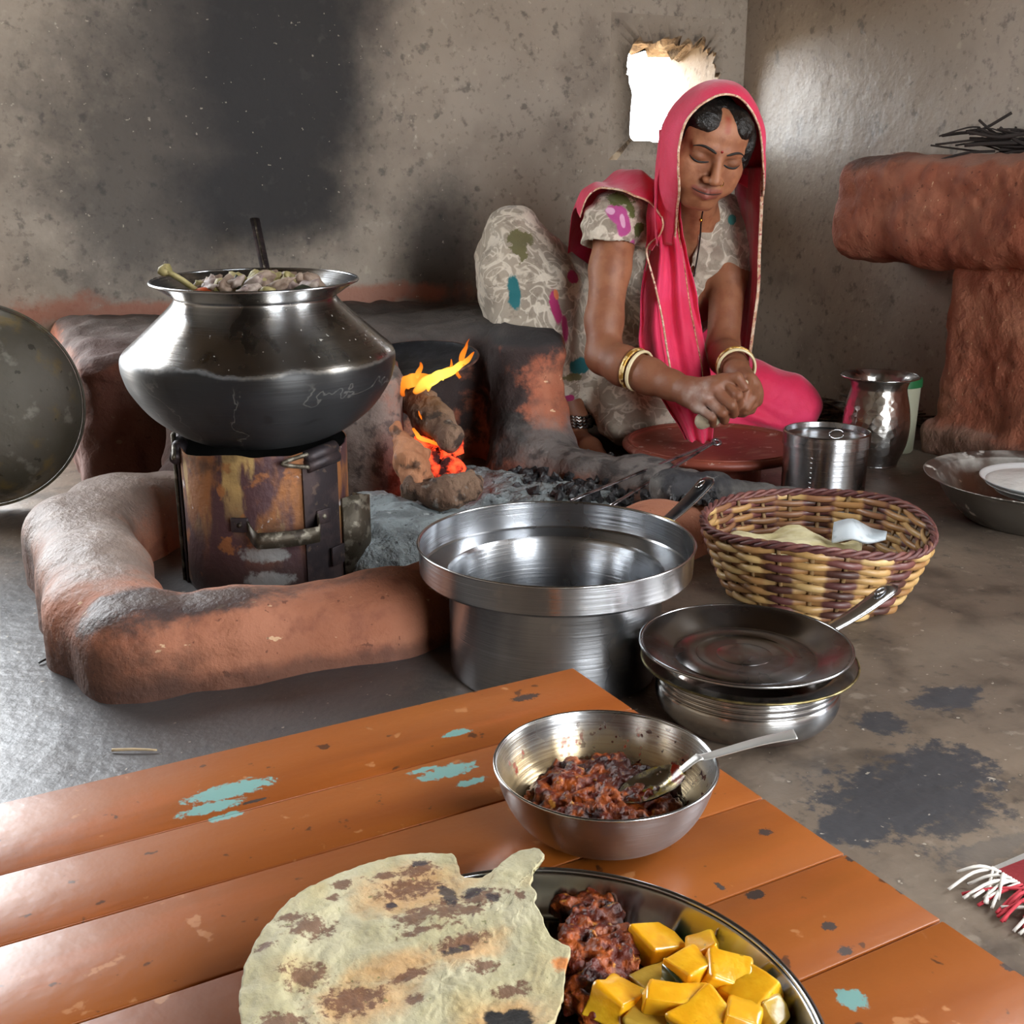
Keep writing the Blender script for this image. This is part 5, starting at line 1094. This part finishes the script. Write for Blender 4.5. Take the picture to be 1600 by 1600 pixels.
def tone():
    L = ((bv-HC)@HR)/HS; n = len(bv); base = np.array(lin('a06a4c')[:3]); c = np.tile(base, (n, 1)); c *= (1+.10*fbm(bv, 25, 3, 2))[:, None]
    def blend(m, h): c[:] = c*(1-m[:, None])+np.array(lin(h)[:3])*m[:, None]
    def seg(a, b):
        a, b = np.array(a), np.array(b); t = np.clip(((L-a)@(b-a))/((b-a)@(b-a)), 0, 1); return np.linalg.norm(L-a-t[:, None]*(b-a), axis=1)
    sm = lambda d, r, w: np.clip((r+w-d)/(2*w), 0, 1)
    inh = np.abs(L).max(1) < .16
    blend(sm(bv[:, 2], .36, .14)*.62*(~inh), '5f3a29')                 # skin darker lower down, head left out
    lips = np.minimum.reduce([seg((s*.025, .083, -.0684), (s*.004, .091, -.0670)) for s in (-1, 1)]+[seg((s*.018, .084, -.0765), (0, .091, -.0795)) for s in (-1, 1)])
    blend(sm(lips, .0068, .0016)*.85, '85453f'); blend(sm(np.minimum(seg((-.028, .084, -.0695), (0, .093, -.0724)), seg((.028, .084, -.0695), (0, .093, -.0724))), .0014, .0012), '2c1512')
    for s in (-1, 1):
        blend(sm(np.linalg.norm((L-np.array((s*.031, .082, -.001)))/np.array((1.25, 1, .7)), axis=1), .017, .006)*.45, '4e2c20')
    blend(sm(seg((0, .075, .058), (0, .06, .078)), .006, .003)*.8, '8c2a20')
    fl = np.linalg.norm(bv-Q(1098, 622, 2.16), axis=1); lit_thumb = np.linalg.norm(bv-Q(1160, 610, 2.16), axis=1)      # flour on the knuckles, orange light on the thumb put into its colour
    blend(np.clip(sm(fl, .030, .016)*(.65+.6*fbm(bv, 60, 3, 4)), 0, .75), 'b9a59b'); blend(np.clip(sm(lit_thumb, .014, .010)*(.3+.5*fbm(bv, 60, 3, 5)), 0, .5), 'c07a5e')
    setcol(body, 'tone', c)
tone()
# points on the face surface: march along -forward
def onface(x, z, off=.0):
    ys = np.linspace(.13, .03, 220); P = np.array([hd_(x, y, z) for y in ys]); I = (P-BODY_S.lo)/BODY_S.h; i0 = np.floor(I).astype(int); f = I-i0; d = 0
    for a in (0, 1):
        for b in (0, 1):
            for c in (0, 1):
                w = (f[:, 0] if a else 1-f[:, 0])*(f[:, 1] if b else 1-f[:, 1])*(f[:, 2] if c else 1-f[:, 2]); d = d+w*BODY_S.d[i0[:, 0]+a, i0[:, 1]+b, i0[:, 2]+c]
    k = int(np.argmax(d < 0)); return hd_(x, ys[k]+off, z)
M_hair = mat('black_hair', '0b0908', .38, 0, [dict(k='n', s=8, a=.45, b=.65, col='17120f')], [(9, .006, 4, (14, 2, 14))], Specular_IOR_Level=.6)
M_brow = mat('brow_hair', '120b08', .7)
M_kohl = mat('kohl_lashes', '0a0606', .6)
for s, nm in ((-1, 'r'), (1, 'l')):
    bw = [onface(s*x, z, .0004) for x, z in ((.010, .0145), (.019, .0185), (.030, .0215), (.040, .0205), (.049, .0150))]
    K = crom(bw, 6); obj('eyebrow', tube(toW(K), np.interp(np.linspace(0, 1, len(K)), [0, .2, .6, 1], [.0013, .0026, .0022, .0008]), 8), M_brow, woman, w=True)
    ls = [onface(s*x, z, .0002) for x, z in ((.0145, -.0085), (.022, -.0118), (.031, -.0135), (.040, -.0118), (.0485, -.0065))]
    K = crom(ls, 6); obj('eyelashes', tube(toW(K), np.interp(np.linspace(0, 1, len(K)), [0, .3, .8, 1], [.0009, .0020, .0023, .0009]), 8), M_kohl, woman, w=True)
    cr = [onface(s*x, z, -.0003) for x, z in ((.017, .0035), (.024, .0072), (.032, .0080), (.040, .0062), (.046, .002))]
    K = crom(cr, 6); obj('eyelid_crease', tube(toW(K), .0006, 6), mat('lid_shadow', '3c2118', .6), woman, w=True)
ml = [onface(s_*x, z, .0003) for s_, x, z in ((-1, .029, -.0688), (-1, .020, -.0712), (-1, .010, -.0724), (1, 0, -.0728), (1, .010, -.0724), (1, .020, -.0712), (1, .029, -.0688))]
obj('mouth_line', tube(toW(crom(ml, 5)), np.interp(np.linspace(0, 1, 31), [0, .3, .7, 1], [.0005, .0012, .0012, .0005]), 6), mat('mouth_shadow', '2a0f0d', .5), woman, w=True)
bd = onface(0, .0195, .0); o = obj('bindi', tube(toW(np.array([bd-hf*.001, bd+hf*.0008])), .0027, 12), mat('red_bindi', '8a1208', .4), woman, w=True)
M_gold = mat('gold', 'c79a3e', .25, 1)
np_ = hd_(.0175, .0965, -.0435); o = obj('nose_ring', tube(toW(np.array([np_+hs*.0035*math.cos(a)+hu*.0045*math.sin(a) for a in np.linspace(0, 2*PI, 20, endpoint=False)])), .0007, 6, closed=True), M_gold, woman, w=True)
# ---- hair
def hair():
    S = SDF(HC-.16, HC+.16, .0026); e = lambda c, r, k=.012, op='u': S.ell(hd_(*c), np.array(r)*HS, HR, k, op)
    e((.002, -.016, .025), (.0685, .093, .077)); e((0, -.075, -.01), (.055, .045, .05), .03)
    for s in (-1, 1): e((s*.029, .022, .060), (.035, .055, .034), .010)
    e((.064, .010, .015), (.020, .040, .055), .014); e((.066, .004, -.018), (.017, .034, .040), .014); e((-.054, .008, .026), (.012, .034, .040), .014)
    e((.002, .085, -.020), (.0585, .062, .081), .004, 's'); S.cap(hd_(0, .09, .062), hd_(0, .02, .110), .0018, .0018, .004, 's')
    S.disp(.0016, 90, 2, 1); return S.mesh()
hv, hfc = hair(); obj('hair', (toW(relax(hv, hfc, 1)), hfc), M_hair, woman, w=True)
# ---- printed cloth
def px(u, v, D, r): return (tuple(toW(Q(u, v, D))), (r[0]*1.25, .12, r[2]*1.15))
cloth_bumps = [(300, .0006, 2, (1, 1, 1)), (24, .004, 3)]
def print_cloth(name, base, swirl, L):
    return mat(name, base, .8, 0, [dict(k='n', s=7, d=3, a=.4, b=.65, col='94887a'), dict(k='band', s=13, di=2.2, m=.5, a=.01, b=.05, col=swirl, sp='w', f=.75), dict(k='n', s=19, d=3, di=1.0, a=.53, b=.58, col=swirl, sp='w', f=.85), dict(k='n', s=42, d=3, a=.56, b=.62, col='7d7163', sp='w', f=.5), dict(k='n', s=260, d=2, a=.4, b=.7, col='b0a494', f=.25)]+L, cloth_bumps, Sheen_Weight=.15)
fl = lambda L, col, nz=.35, ns=45, w=.12: dict(k='m', sp='w', c=L, w=w, nz=nz, ns=ns, col=col)
M_skirt = print_cloth('floral_skirt_cloth', 'a69a8a', 'd8cebe', [
    fl([px(852, 478, 2.57, (.010, .05, .034)), px(864, 510, 2.57, (.010, .05, .03)), px(893, 432, 2.6, (.014, .05, .012)), px(905, 630, 2.5, (.012, .04, .01))], 'a92a66'),
    fl([px(783, 455, 2.6, (.012, .05, .04)), px(905, 572, 2.55, (.025, .05, .016))], '1c6a70'), fl([px(800, 385, 2.6, (.013, .05, .03)), px(815, 372, 2.6, (.022, .05, .012)), px(900, 592, 2.52, (.02, .05, .008))], '6a6542', 1.1),
    fl([px(852, 525, 2.56, (.010, .05, .010))], '6a55a0'), fl([px(848, 456, 2.6, (.006, .05, .012))], 'd4754a')])
M_blouse = print_cloth('floral_blouse_cloth', 'a09384', 'd6ccbc', [
    fl([px(965, 335, 2.42, (.016, .06, .018)), px(975, 352, 2.42, (.014, .06, .020)), px(985, 392, 2.44, (.012, .06, .020))], 'b34a8c'), fl([px(972, 345, 2.42, (.005, .06, .012)), px(955, 330, 2.42, (.006, .06, .006))], 'd9a6c6'),
    fl([px(975, 312, 2.42, (.022, .06, .010)), px(992, 330, 2.42, (.008, .06, .020)), px(1000, 360, 2.44, (.010, .06, .012))], '59602f', 1.2), fl([px(1137, 343, 2.55, (.012, .06, .010))], '2c7d78')])
S = SDF((.02, 2.25, .06), (.66, 2.95, .68), .003)
torso(S, .014); S.chain([SH_R+(-.005, 0, .004), Q(953, 350, 2.472), Q(949, 396, 2.458)], [.054, .057, .0565], .012); S.chain([SH_L+(0, 0, .0), Q(1141, 385, 2.60), Q(1137, 432, 2.575)], [.052, .0505, .0475], .012)
S.cap(NECK+(0, .02, -.01), (SH_R+SH_L)/2+(0, .03, -.06), .071, .098, .04); S.cap(Q(947, 425, 2.450), Q(942, 470, 2.44), .078, .078, .003, 's'); S.cap(Q(1135, 458, 2.568), Q(1132, 500, 2.56), .066, .066, .003, 's')
for dd in (-.10, -.06, -.03, 0, .03, .06): S.cap(Q(1068, 312, 2.49+dd), Q(1079, 462, 2.49+dd), .040, .004, .004, 's')
S.disp(.0016, 16, 2, 3); blv, blf = S.mesh(); blv = relax(blv, blf, 1); blv = blv+vnormals(blv, blf)*(.0022*np.sin(blv[:, 2]*150+blv[:, 0]*90+3*fbm(blv, 9, 2, 1)))[:, None]
obj('blouse', (toW(blv), blf), M_blouse, woman, w=True)
# ---- skirt
S = SDF((-.16, 2.26, -.002), (.72, 3.0, .56), .0035)
S.chain([(.27, 2.79, .14), (.13, 2.74, .30), KN+(.012, .015, -.005)], [.135, .105, .066], .04)
S.chain([KN+(0.004, 0, -.012), Q(800, 430, 2.62), Q(835, 520, 2.58), Q(876, 580, 2.585)], [.056, .070, .083, .055], .03)
S.chain([KN+(.03, 0, -.05), Q(850, 460, 2.63), Q(890, 560, 2.60)], [.06, .075, .055], .03)
S.chain([Q(768, 400, 2.68), Q(790, 520, 2.66)], [.036, .05], .05)
S.chain([Q(889, 580, 2.60), Q(893, 604, 2.59)], [.046, .038], .02)
S.chain([Q(952, 614, 2.62), Q(980, 636, 2.57), Q(1015, 648, 2.57)], [.066, .066, .062], .03); S.chain([Q(950, 664, 2.53), Q(968, 668, 2.51), Q(985, 664, 2.54)], [.026, .035, .04], .02)
S.chain([(.36, 2.77, .11), (.58, 2.66, .085), (.63, 2.63, .075)], [.12, .075, .06], .03); S.chain([(.63, 2.63, .07), (.42, 2.62, .06), (.27, 2.61, .06)], [.06, .055, .055], .03)
S.box((.3, 2.7, -.1), (.6, .6, .1), .01, None, .004, 's')
S.disp(.006, 9, 2, 4); sv, sf = S.mesh(); sv = relax(sv, sf, 1); nn = vnormals(sv, sf)
q = sv-KN; ang = np.arctan2(q[:, 0]+.25*q[:, 2]+.0, -q[:, 1]+.12); fold = np.sin(ang*13+2.5*fbm(sv, 6, 2, 2))*np.clip((.50-sv[:, 2])*4, 0, 1)*np.clip((.25-q[:, 0])*6, 0, 1)
low = np.clip((.14-sv[:, 2])*14, 0, 1)*np.clip((sv[:, 0]-.12)*20, 0, 1); fold2 = np.sin(sv[:, 0]*70+sv[:, 2]*60+4*fbm(sv, 7, 2, 5))
sv = sv+nn*(.010*fold*(1-low)+.004*fold2*low+.003*fbm(sv, 30, 2, 6))[:, None]; sv[:, 2] = np.maximum(sv[:, 2], .0)
obj('skirt', (toW(sv), sf), M_skirt, woman, w=True)
# ---- veil
def pinkmat(name, c, c2, alpha=1, tr=.0):
    return mat(name, c, .7, 0, [dict(k='n', s=10, d=3, a=.4, b=.65, col=c2)], [(350, .0004, 2), (30, .003, 3)], Sheen_Weight=.25, Subsurface_Weight=.12, Subsurface_Radius=(.02, .004, .006), Alpha=alpha, Transmission_Weight=tr)
M_pink = pinkmat('pink_veil_cloth', 'd41f4e', 'de3160'); M_pink_s = pinkmat('sheer_pink_cloth', 'bd2550', 'a81c46', .82)
M_trim = mat('gold_trim', 'a5753a', .45, .3, [dict(k='n', s=120, d=2, a=.42, b=.58, col='d3b48a'), dict(k='n', s=160, d=2, a=.58, b=.64, col='5a2a20')], [(200, .0015, 2)])
M_trim_w = mat('pale_gold_trim', 'c79a7c', .5, .1, [dict(k='n', s=100, d=2, a=.45, b=.6, col='dfc6ae'), dict(k='n', s=140, a=.58, b=.64, col='a34a50')], [(200, .0015, 2)])
def loft(rows, nu=6, nv=6, fold=0., fk=0, seed=0, dirn=(0, 1, 0)):
    P = np.array([crom(r, nu) for r in rows]); P = np.stack([crom(P[:, j], nv) for j in range(P.shape[1])], 1)
    s = np.linspace(0, 1, P.shape[1])[None, :, None]; t = np.linspace(0, 1, P.shape[0])[:, None, None]
    w = np.sin(s*fk+1.6*np.sin(t*3+seed)+1.2*fbm(P, 8, 2, seed)[..., None])
    w = w+.35*np.sin(s*fk*2.3+2*t+seed)*np.sin(t*2.5+.6)
    return P+np.array(dirn)*w*fold+np.stack([fbm(P+k*5, 22, 2, seed+k) for k in range(3)], -1)*.0018
def hood():
    ed = [(1054, 385, 2.435), (1058, 335, 2.366), (1060, 295, 2.306), (1060, 258, 2.284), (1062, 220, 2.282), (1069, 194, 2.278), (1084, 172, 2.280), (1104, 157, 2.288), (1125, 150, 2.298), (1145, 151, 2.308), (1162, 160, 2.318), (1177, 178, 2.326), (1187, 203, 2.336), (1191, 235, 2.350), (1193, 270, 2.368), (1192, 306, 2.40)]
    si = [(1032, 385), (1028, 338), (1028, 298), (1031, 255), (1036, 212), (1047, 178), (1067, 150), (1094, 132), (1122, 126), (1149, 131), (1169, 147), (1184, 172), (1192, 200), (1195, 235), (1195, 270), (1193, 306)]
    E_ = np.array([Q(*q) for q in ed]); S_ = np.array([Q(u-(3 if i < 6 else 0), v, 2.42-.05*max(0, min(1, (8-i)/4))) for i, (u, v) in enumerate(si)]); c = Q(1112, 240, 2.42); rows = [E_]
    for k, D in ((.5, 2.336), (.85, 2.375)): 
        r = E_*(1-k)+S_*k; r[:, 1] = D+(E_[:, 1]-2.312)*.85; rows.append(r)
    rows.append(S_)
    for k, D in ((.93, 2.46), (.74, 2.50), (.42, 2.525), (.1, 2.53)):
        r = c+(S_-c)*np.array((k, 1, k)); r[:, 1] = D; rows.append(r)
    return loft(rows, 5, 4, .0014, 11, 1, (0, 0, 1)), E_
HP, edge = hood()
veil = obj('veil', (lambda g: (toW(g[0]), g[1]))(slab(HP, .0016)), M_pink, woman, w=True)
def sub(name, P, m, t=.0016): 
    g = slab(P, t); return obj(name, (toW(g[0]), g[1]), m, veil, w=True)
def trim(K, w=.0028, m=None, n=6, t=.0012):
    K = crom(K, n); return obj('trim', tube(toW(K), t, 6, w), m or M_trim, veil, w=True)
e0 = HP[0]; obj('trim', tube(toW(e0-np.array((0, .0015, 0))), .0024, 8), M_trim_w, veil, w=True)
# front fall down the chest to the plate
ff = [[(1030, 225, 2.52), (1036, 225, 2.48), (1047, 225, 2.44), (1054, 225, 2.40), (1058, 225, 2.38)], [(1026, 290, 2.50), (1036, 290, 2.45), (1046, 290, 2.40), (1054, 290, 2.365), (1059, 290, 2.345)],
      [(1016, 350, 2.50), (1028, 350, 2.45), (1042, 350, 2.42), (1054, 350, 2.41), (1064, 350, 2.42)],
      [(1010, 400, 2.51), (1024, 400, 2.46), (1042, 400, 2.445), (1060, 400, 2.45), (1074, 400, 2.47)],
      [(1002, 450, 2.50), (1018, 450, 2.45), (1042, 450, 2.44), (1066, 450, 2.455), (1085, 450, 2.48)],
      [(998, 500, 2.47), (1014, 500, 2.43), (1044, 500, 2.425), (1072, 500, 2.44), (1094, 500, 2.47)],
      [(1000, 550, 2.44), (1018, 550, 2.40), (1050, 550, 2.395), (1080, 550, 2.41), (1104, 550, 2.44)],
      [(1020, 600, 2.40), (1034, 600, 2.37), (1060, 600, 2.36), (1088, 600, 2.37), (1112, 600, 2.39)],
      [(1048, 645, 2.35), (1058, 645, 2.325), (1076, 645, 2.315), (1096, 645, 2.32), (1114, 645, 2.33)],
      [(1072, 686, 2.275), (1079, 688, 2.262), (1090, 690, 2.258), (1102, 691, 2.258), (1112, 690, 2.262)]]
FF = loft([[Q(*p) for p in r] for r in ff], 8, 6, .013, 17, 3); sub('front_fall', FF, M_pink)
trim(FF[9::6, 27]+np.array((0, -.004, 0)), .0022, M_trim, 4)
# over the shoulder
ss = [[(906, 334, 2.475), (916, 312, 2.445), (938, 298, 2.425), (964, 293, 2.415), (992, 303, 2.405), (1018, 324, 2.40), (1036, 340, 2.40)],
      [(902, 326, 2.51), (914, 304, 2.49), (936, 290, 2.48), (962, 284, 2.475), (990, 286, 2.46), (1016, 300, 2.44), (1034, 316, 2.43)],
      [(899, 325, 2.56), (912, 298, 2.56), (934, 282, 2.56), (960, 273, 2.56), (988, 268, 2.54), (1014, 272, 2.52), (1033, 284, 2.48)],
      [(893, 345, 2.62), (908, 310, 2.65), (932, 296, 2.67), (958, 286, 2.68), (986, 282, 2.67), (1012, 284, 2.64), (1033, 290, 2.58)],
      [(886, 410, 2.68), (904, 380, 2.74), (930, 370, 2.78), (956, 365, 2.80), (986, 360, 2.79), (1012, 360, 2.77), (1033, 350, 2.72)],
      [(882, 500, 2.72), (900, 500, 2.80), (928, 500, 2.86), (956, 500, 2.88), (986, 500, 2.88), (1012, 500, 2.87), (1033, 500, 2.86)]]
SSh = loft([[Q(*p) for p in r] for r in ss], 6, 6, .006, 12, 5, (0, .3, 1)); sub('shoulder_fold', SSh, M_pink)
trim(SSh[0][::3]+np.array((0, -.002, .001)), .0026, M_trim_w, 3)
sf_ = [[(1014, 318, 2.44), (1022, 326, 2.42), (1031, 330, 2.41)], [(1010, 340, 2.43), (1022, 342, 2.41), (1034, 345, 2.395)], [(1010, 366, 2.43), (1020, 367, 2.415), (1031, 368, 2.41)], [(1008, 388, 2.45), (1012, 390, 2.44), (1018, 392, 2.435)]]
SF_ = loft([[Q(*p) for p in r] for r in sf_], 6, 6, .004, 6, 8); sub('front_pleat', SF_, M_pink)
trim([Q(1034, 338, 2.392), Q(1036, 352, 2.392), Q(1030, 368, 2.402), Q(1016, 380, 2.41), Q(1010, 392, 2.425), Q(1014, 412, 2.43), Q(1022, 440, 2.425), Q(1030, 475, 2.41), Q(1036, 505, 2.40), Q(1042, 545, 2.375), Q(1048, 580, 2.35)], .0024, M_trim_w)
# side fall on the other shoulder
sd = [[(1150, 262, 2.54), (1166, 262, 2.48), (1182, 262, 2.42), (1192, 262, 2.38)],
      [(1146, 310, 2.60), (1162, 310, 2.53), (1180, 310, 2.46), (1192, 310, 2.41)], [(1150, 360, 2.64), (1166, 360, 2.56), (1180, 360, 2.49), (1190, 360, 2.44)],
      [(1154, 430, 2.66), (1166, 430, 2.58), (1178, 430, 2.51), (1186, 430, 2.46)], [(1152, 500, 2.66), (1162, 500, 2.58), (1171, 500, 2.52), (1178, 500, 2.47)], [(1150, 572, 2.66), (1157, 572, 2.60), (1163, 572, 2.54), (1168, 572, 2.49)]]
SD = loft([[Q(*p) for p in r] for r in sd], 8, 6, .006, 15, 7, (.5, .5, 0)); sub('side_fall', SD, M_pink_s)
trim(SD[::4, -1]+np.array((0, -.002, 0)), .0044, M_trim_w, 3)
bk_ = [[hd_(-.06, -.09, -.02), hd_(0, -.12, -.02), hd_(.06, -.09, -.02)], [Q(1030, 360, 2.74), Q(1085, 360, 2.78), Q(1150, 360, 2.74)], [Q(1020, 480, 2.86), Q(1085, 480, 2.9), Q(1152, 480, 2.8)], [Q(1010, 600, 2.92), Q(1085, 600, 2.95), Q(1160, 600, 2.8)]]
sub('back_fall', loft(bk_, 8, 8, .008, 14, 9), M_pink)
# pink cloth spread over the folded knee
S = SDF((.18, 2.42, -.002), (.80, 2.80, .26), .003)
S.chain([Q(1095, 612, 2.64), Q(1170, 620, 2.64), Q(1230, 628, 2.62), Q(1250, 638, 2.61)], [.088, .080, .064, .05], .03); S.chain([Q(1075, 640, 2.60), Q(1130, 650, 2.585), Q(1225, 652, 2.57)], [.04, .035, .028], .03)
S.box((.4, 2.5, -.1), (.5, .5, .1), .005, None, .004, 's'); S.disp(.004, 14, 2, 3); lv, lf = S.mesh(); lv = relax(lv, lf, 1)
lv = lv+vnormals(lv, lf)*(.0035*np.sin(lv[:, 0]*55+lv[:, 2]*110+3.5*fbm(lv, 8, 2, 7))*np.clip((.66-lv[:, 0])*8, .15, 1))[:, None]; lv[:, 2] = np.maximum(lv[:, 2], 0)
obj('lap_cloth', (toW(lv), lf), M_pink, veil, w=True)
# ---- jewellery
def bangle(c, axis, r, t, w, m, parent=woman, name='bangle', wav=0):
    axis = np.array(axis)/np.linalg.norm(axis); a = np.cross(axis, (0, 0, 1)); a /= np.linalg.norm(a); b = np.cross(axis, a); th = np.linspace(0, 2*PI, 72, endpoint=False)
    K = np.array([c+a*r*math.cos(x)+b*r*math.sin(x)+axis*wav*math.sin(x*22) for x in th]); f, v = None, []; n = 10
    for i, x in enumerate(th):
        o_ = a*math.cos(x)+b*math.sin(x)
        for j in range(n): y = 2*PI*j/n; v.append(K[i]+o_*t*math.cos(y)+axis*w*math.sin(y))
    f = [(i*n+j, i*n+(j+1) % n, ((i+1) % 72)*n+(j+1) % n, ((i+1) % 72)*n+j) for i in range(72) for j in range(n)]
    o = obj(name, (toW(np.array(v)), f), m, parent, w=True); return o
M_ivory = mat('ivory_bangle', 'd8c9a0', .3, 0, Coat_Weight=.3); M_goldb = mat('patterned_gold_bangle', 'b3853a', .35, .6, [dict(k='n', s=70, d=2, a=.45, b=.6, col='e3c98c', vm=.2), dict(k='n', s=90, a=.6, b=.66, col='5a3418')], [(120, .0015, 2)])
ax = Q(1015, 588, 2.275)-Q(975, 572, 2.32); axu = ax/np.linalg.norm(ax); c0 = Q(993, 577, 2.298)
tilt = axu+np.array((.25, 0, .35))*0
tag(bangle(c0-axu*.004, tilt, .0405, .003, .0055, M_goldb), 'patterned gold bangle on the right arm'); tag(bangle(c0+axu*.010, tilt, .0400, .003, .0042, M_ivory), 'ivory bangle on the right arm')
ax = WR_L-Q(1138, 562, 2.39); axu = ax/np.linalg.norm(ax); c0 = Q(1150, 574, 2.315)
tag(bangle(c0-axu*.006+(0, 0, .002), axu, .0375, .003, .0045, M_goldb), 'patterned gold bangle on the left wrist'); tag(bangle(c0+axu*.008+(0, 0, .001), axu, .037, .003, .0045, M_ivory), 'ivory bangle on the left wrist')
M_silv = mat('silver', 'a9a6a0', .3, 1, [dict(k='n', s=90, a=.45, b=.6, col='3a3836')])
for k in range(4): bangle(AN+np.array((.001*k, 0, .014-.007*k)), (.12, -.08, 1), .0345+.0012*k, .0026, .0028, M_silv, name='anklet', wav=.0022)
nk = [Q(1100, 322, 2.40), Q(1096, 342, 2.432), Q(1094, 370, 2.452), Q(1090, 400, 2.475), Q(1084, 432, 2.487)]
o = obj('necklace', tube(toW(crom(nk, 6)), .0017, 8), mat('black_cord', '0d0b0a', .5), woman, w=True); c = Q(1095, 344, 2.428)
obj('gold_bead', xf(lump(.0038, 1, 2, .1), TR(toW(c))), M_gold, o, w=True)
# ---- dough
M_dough = mat('dough', 'b7a98f', .7, 0, [dict(k='n', s=40, a=.45, b=.65, col='c9bda6')], [(60, .002, 3)])
S = SDF(Q(1120, 640, 2.18)-.06, Q(1120, 640, 2.18)+.06, .002); S.chain([Q(1097, 658, 2.185), Q(1114, 654, 2.172), Q(1150, 632, 2.178)], [.015, .014, .010], .006); S.chain([Q(1156, 600, 2.170), Q(1165, 598, 2.166)], [.006, .006], .004); S.disp(.0015, 60, 2, 2); v, f = S.mesh()
tag(obj('dough', (toW(v), f), M_dough, w=True), 'pale lump of dough squeezed between the woman\'s hands', 'dough')
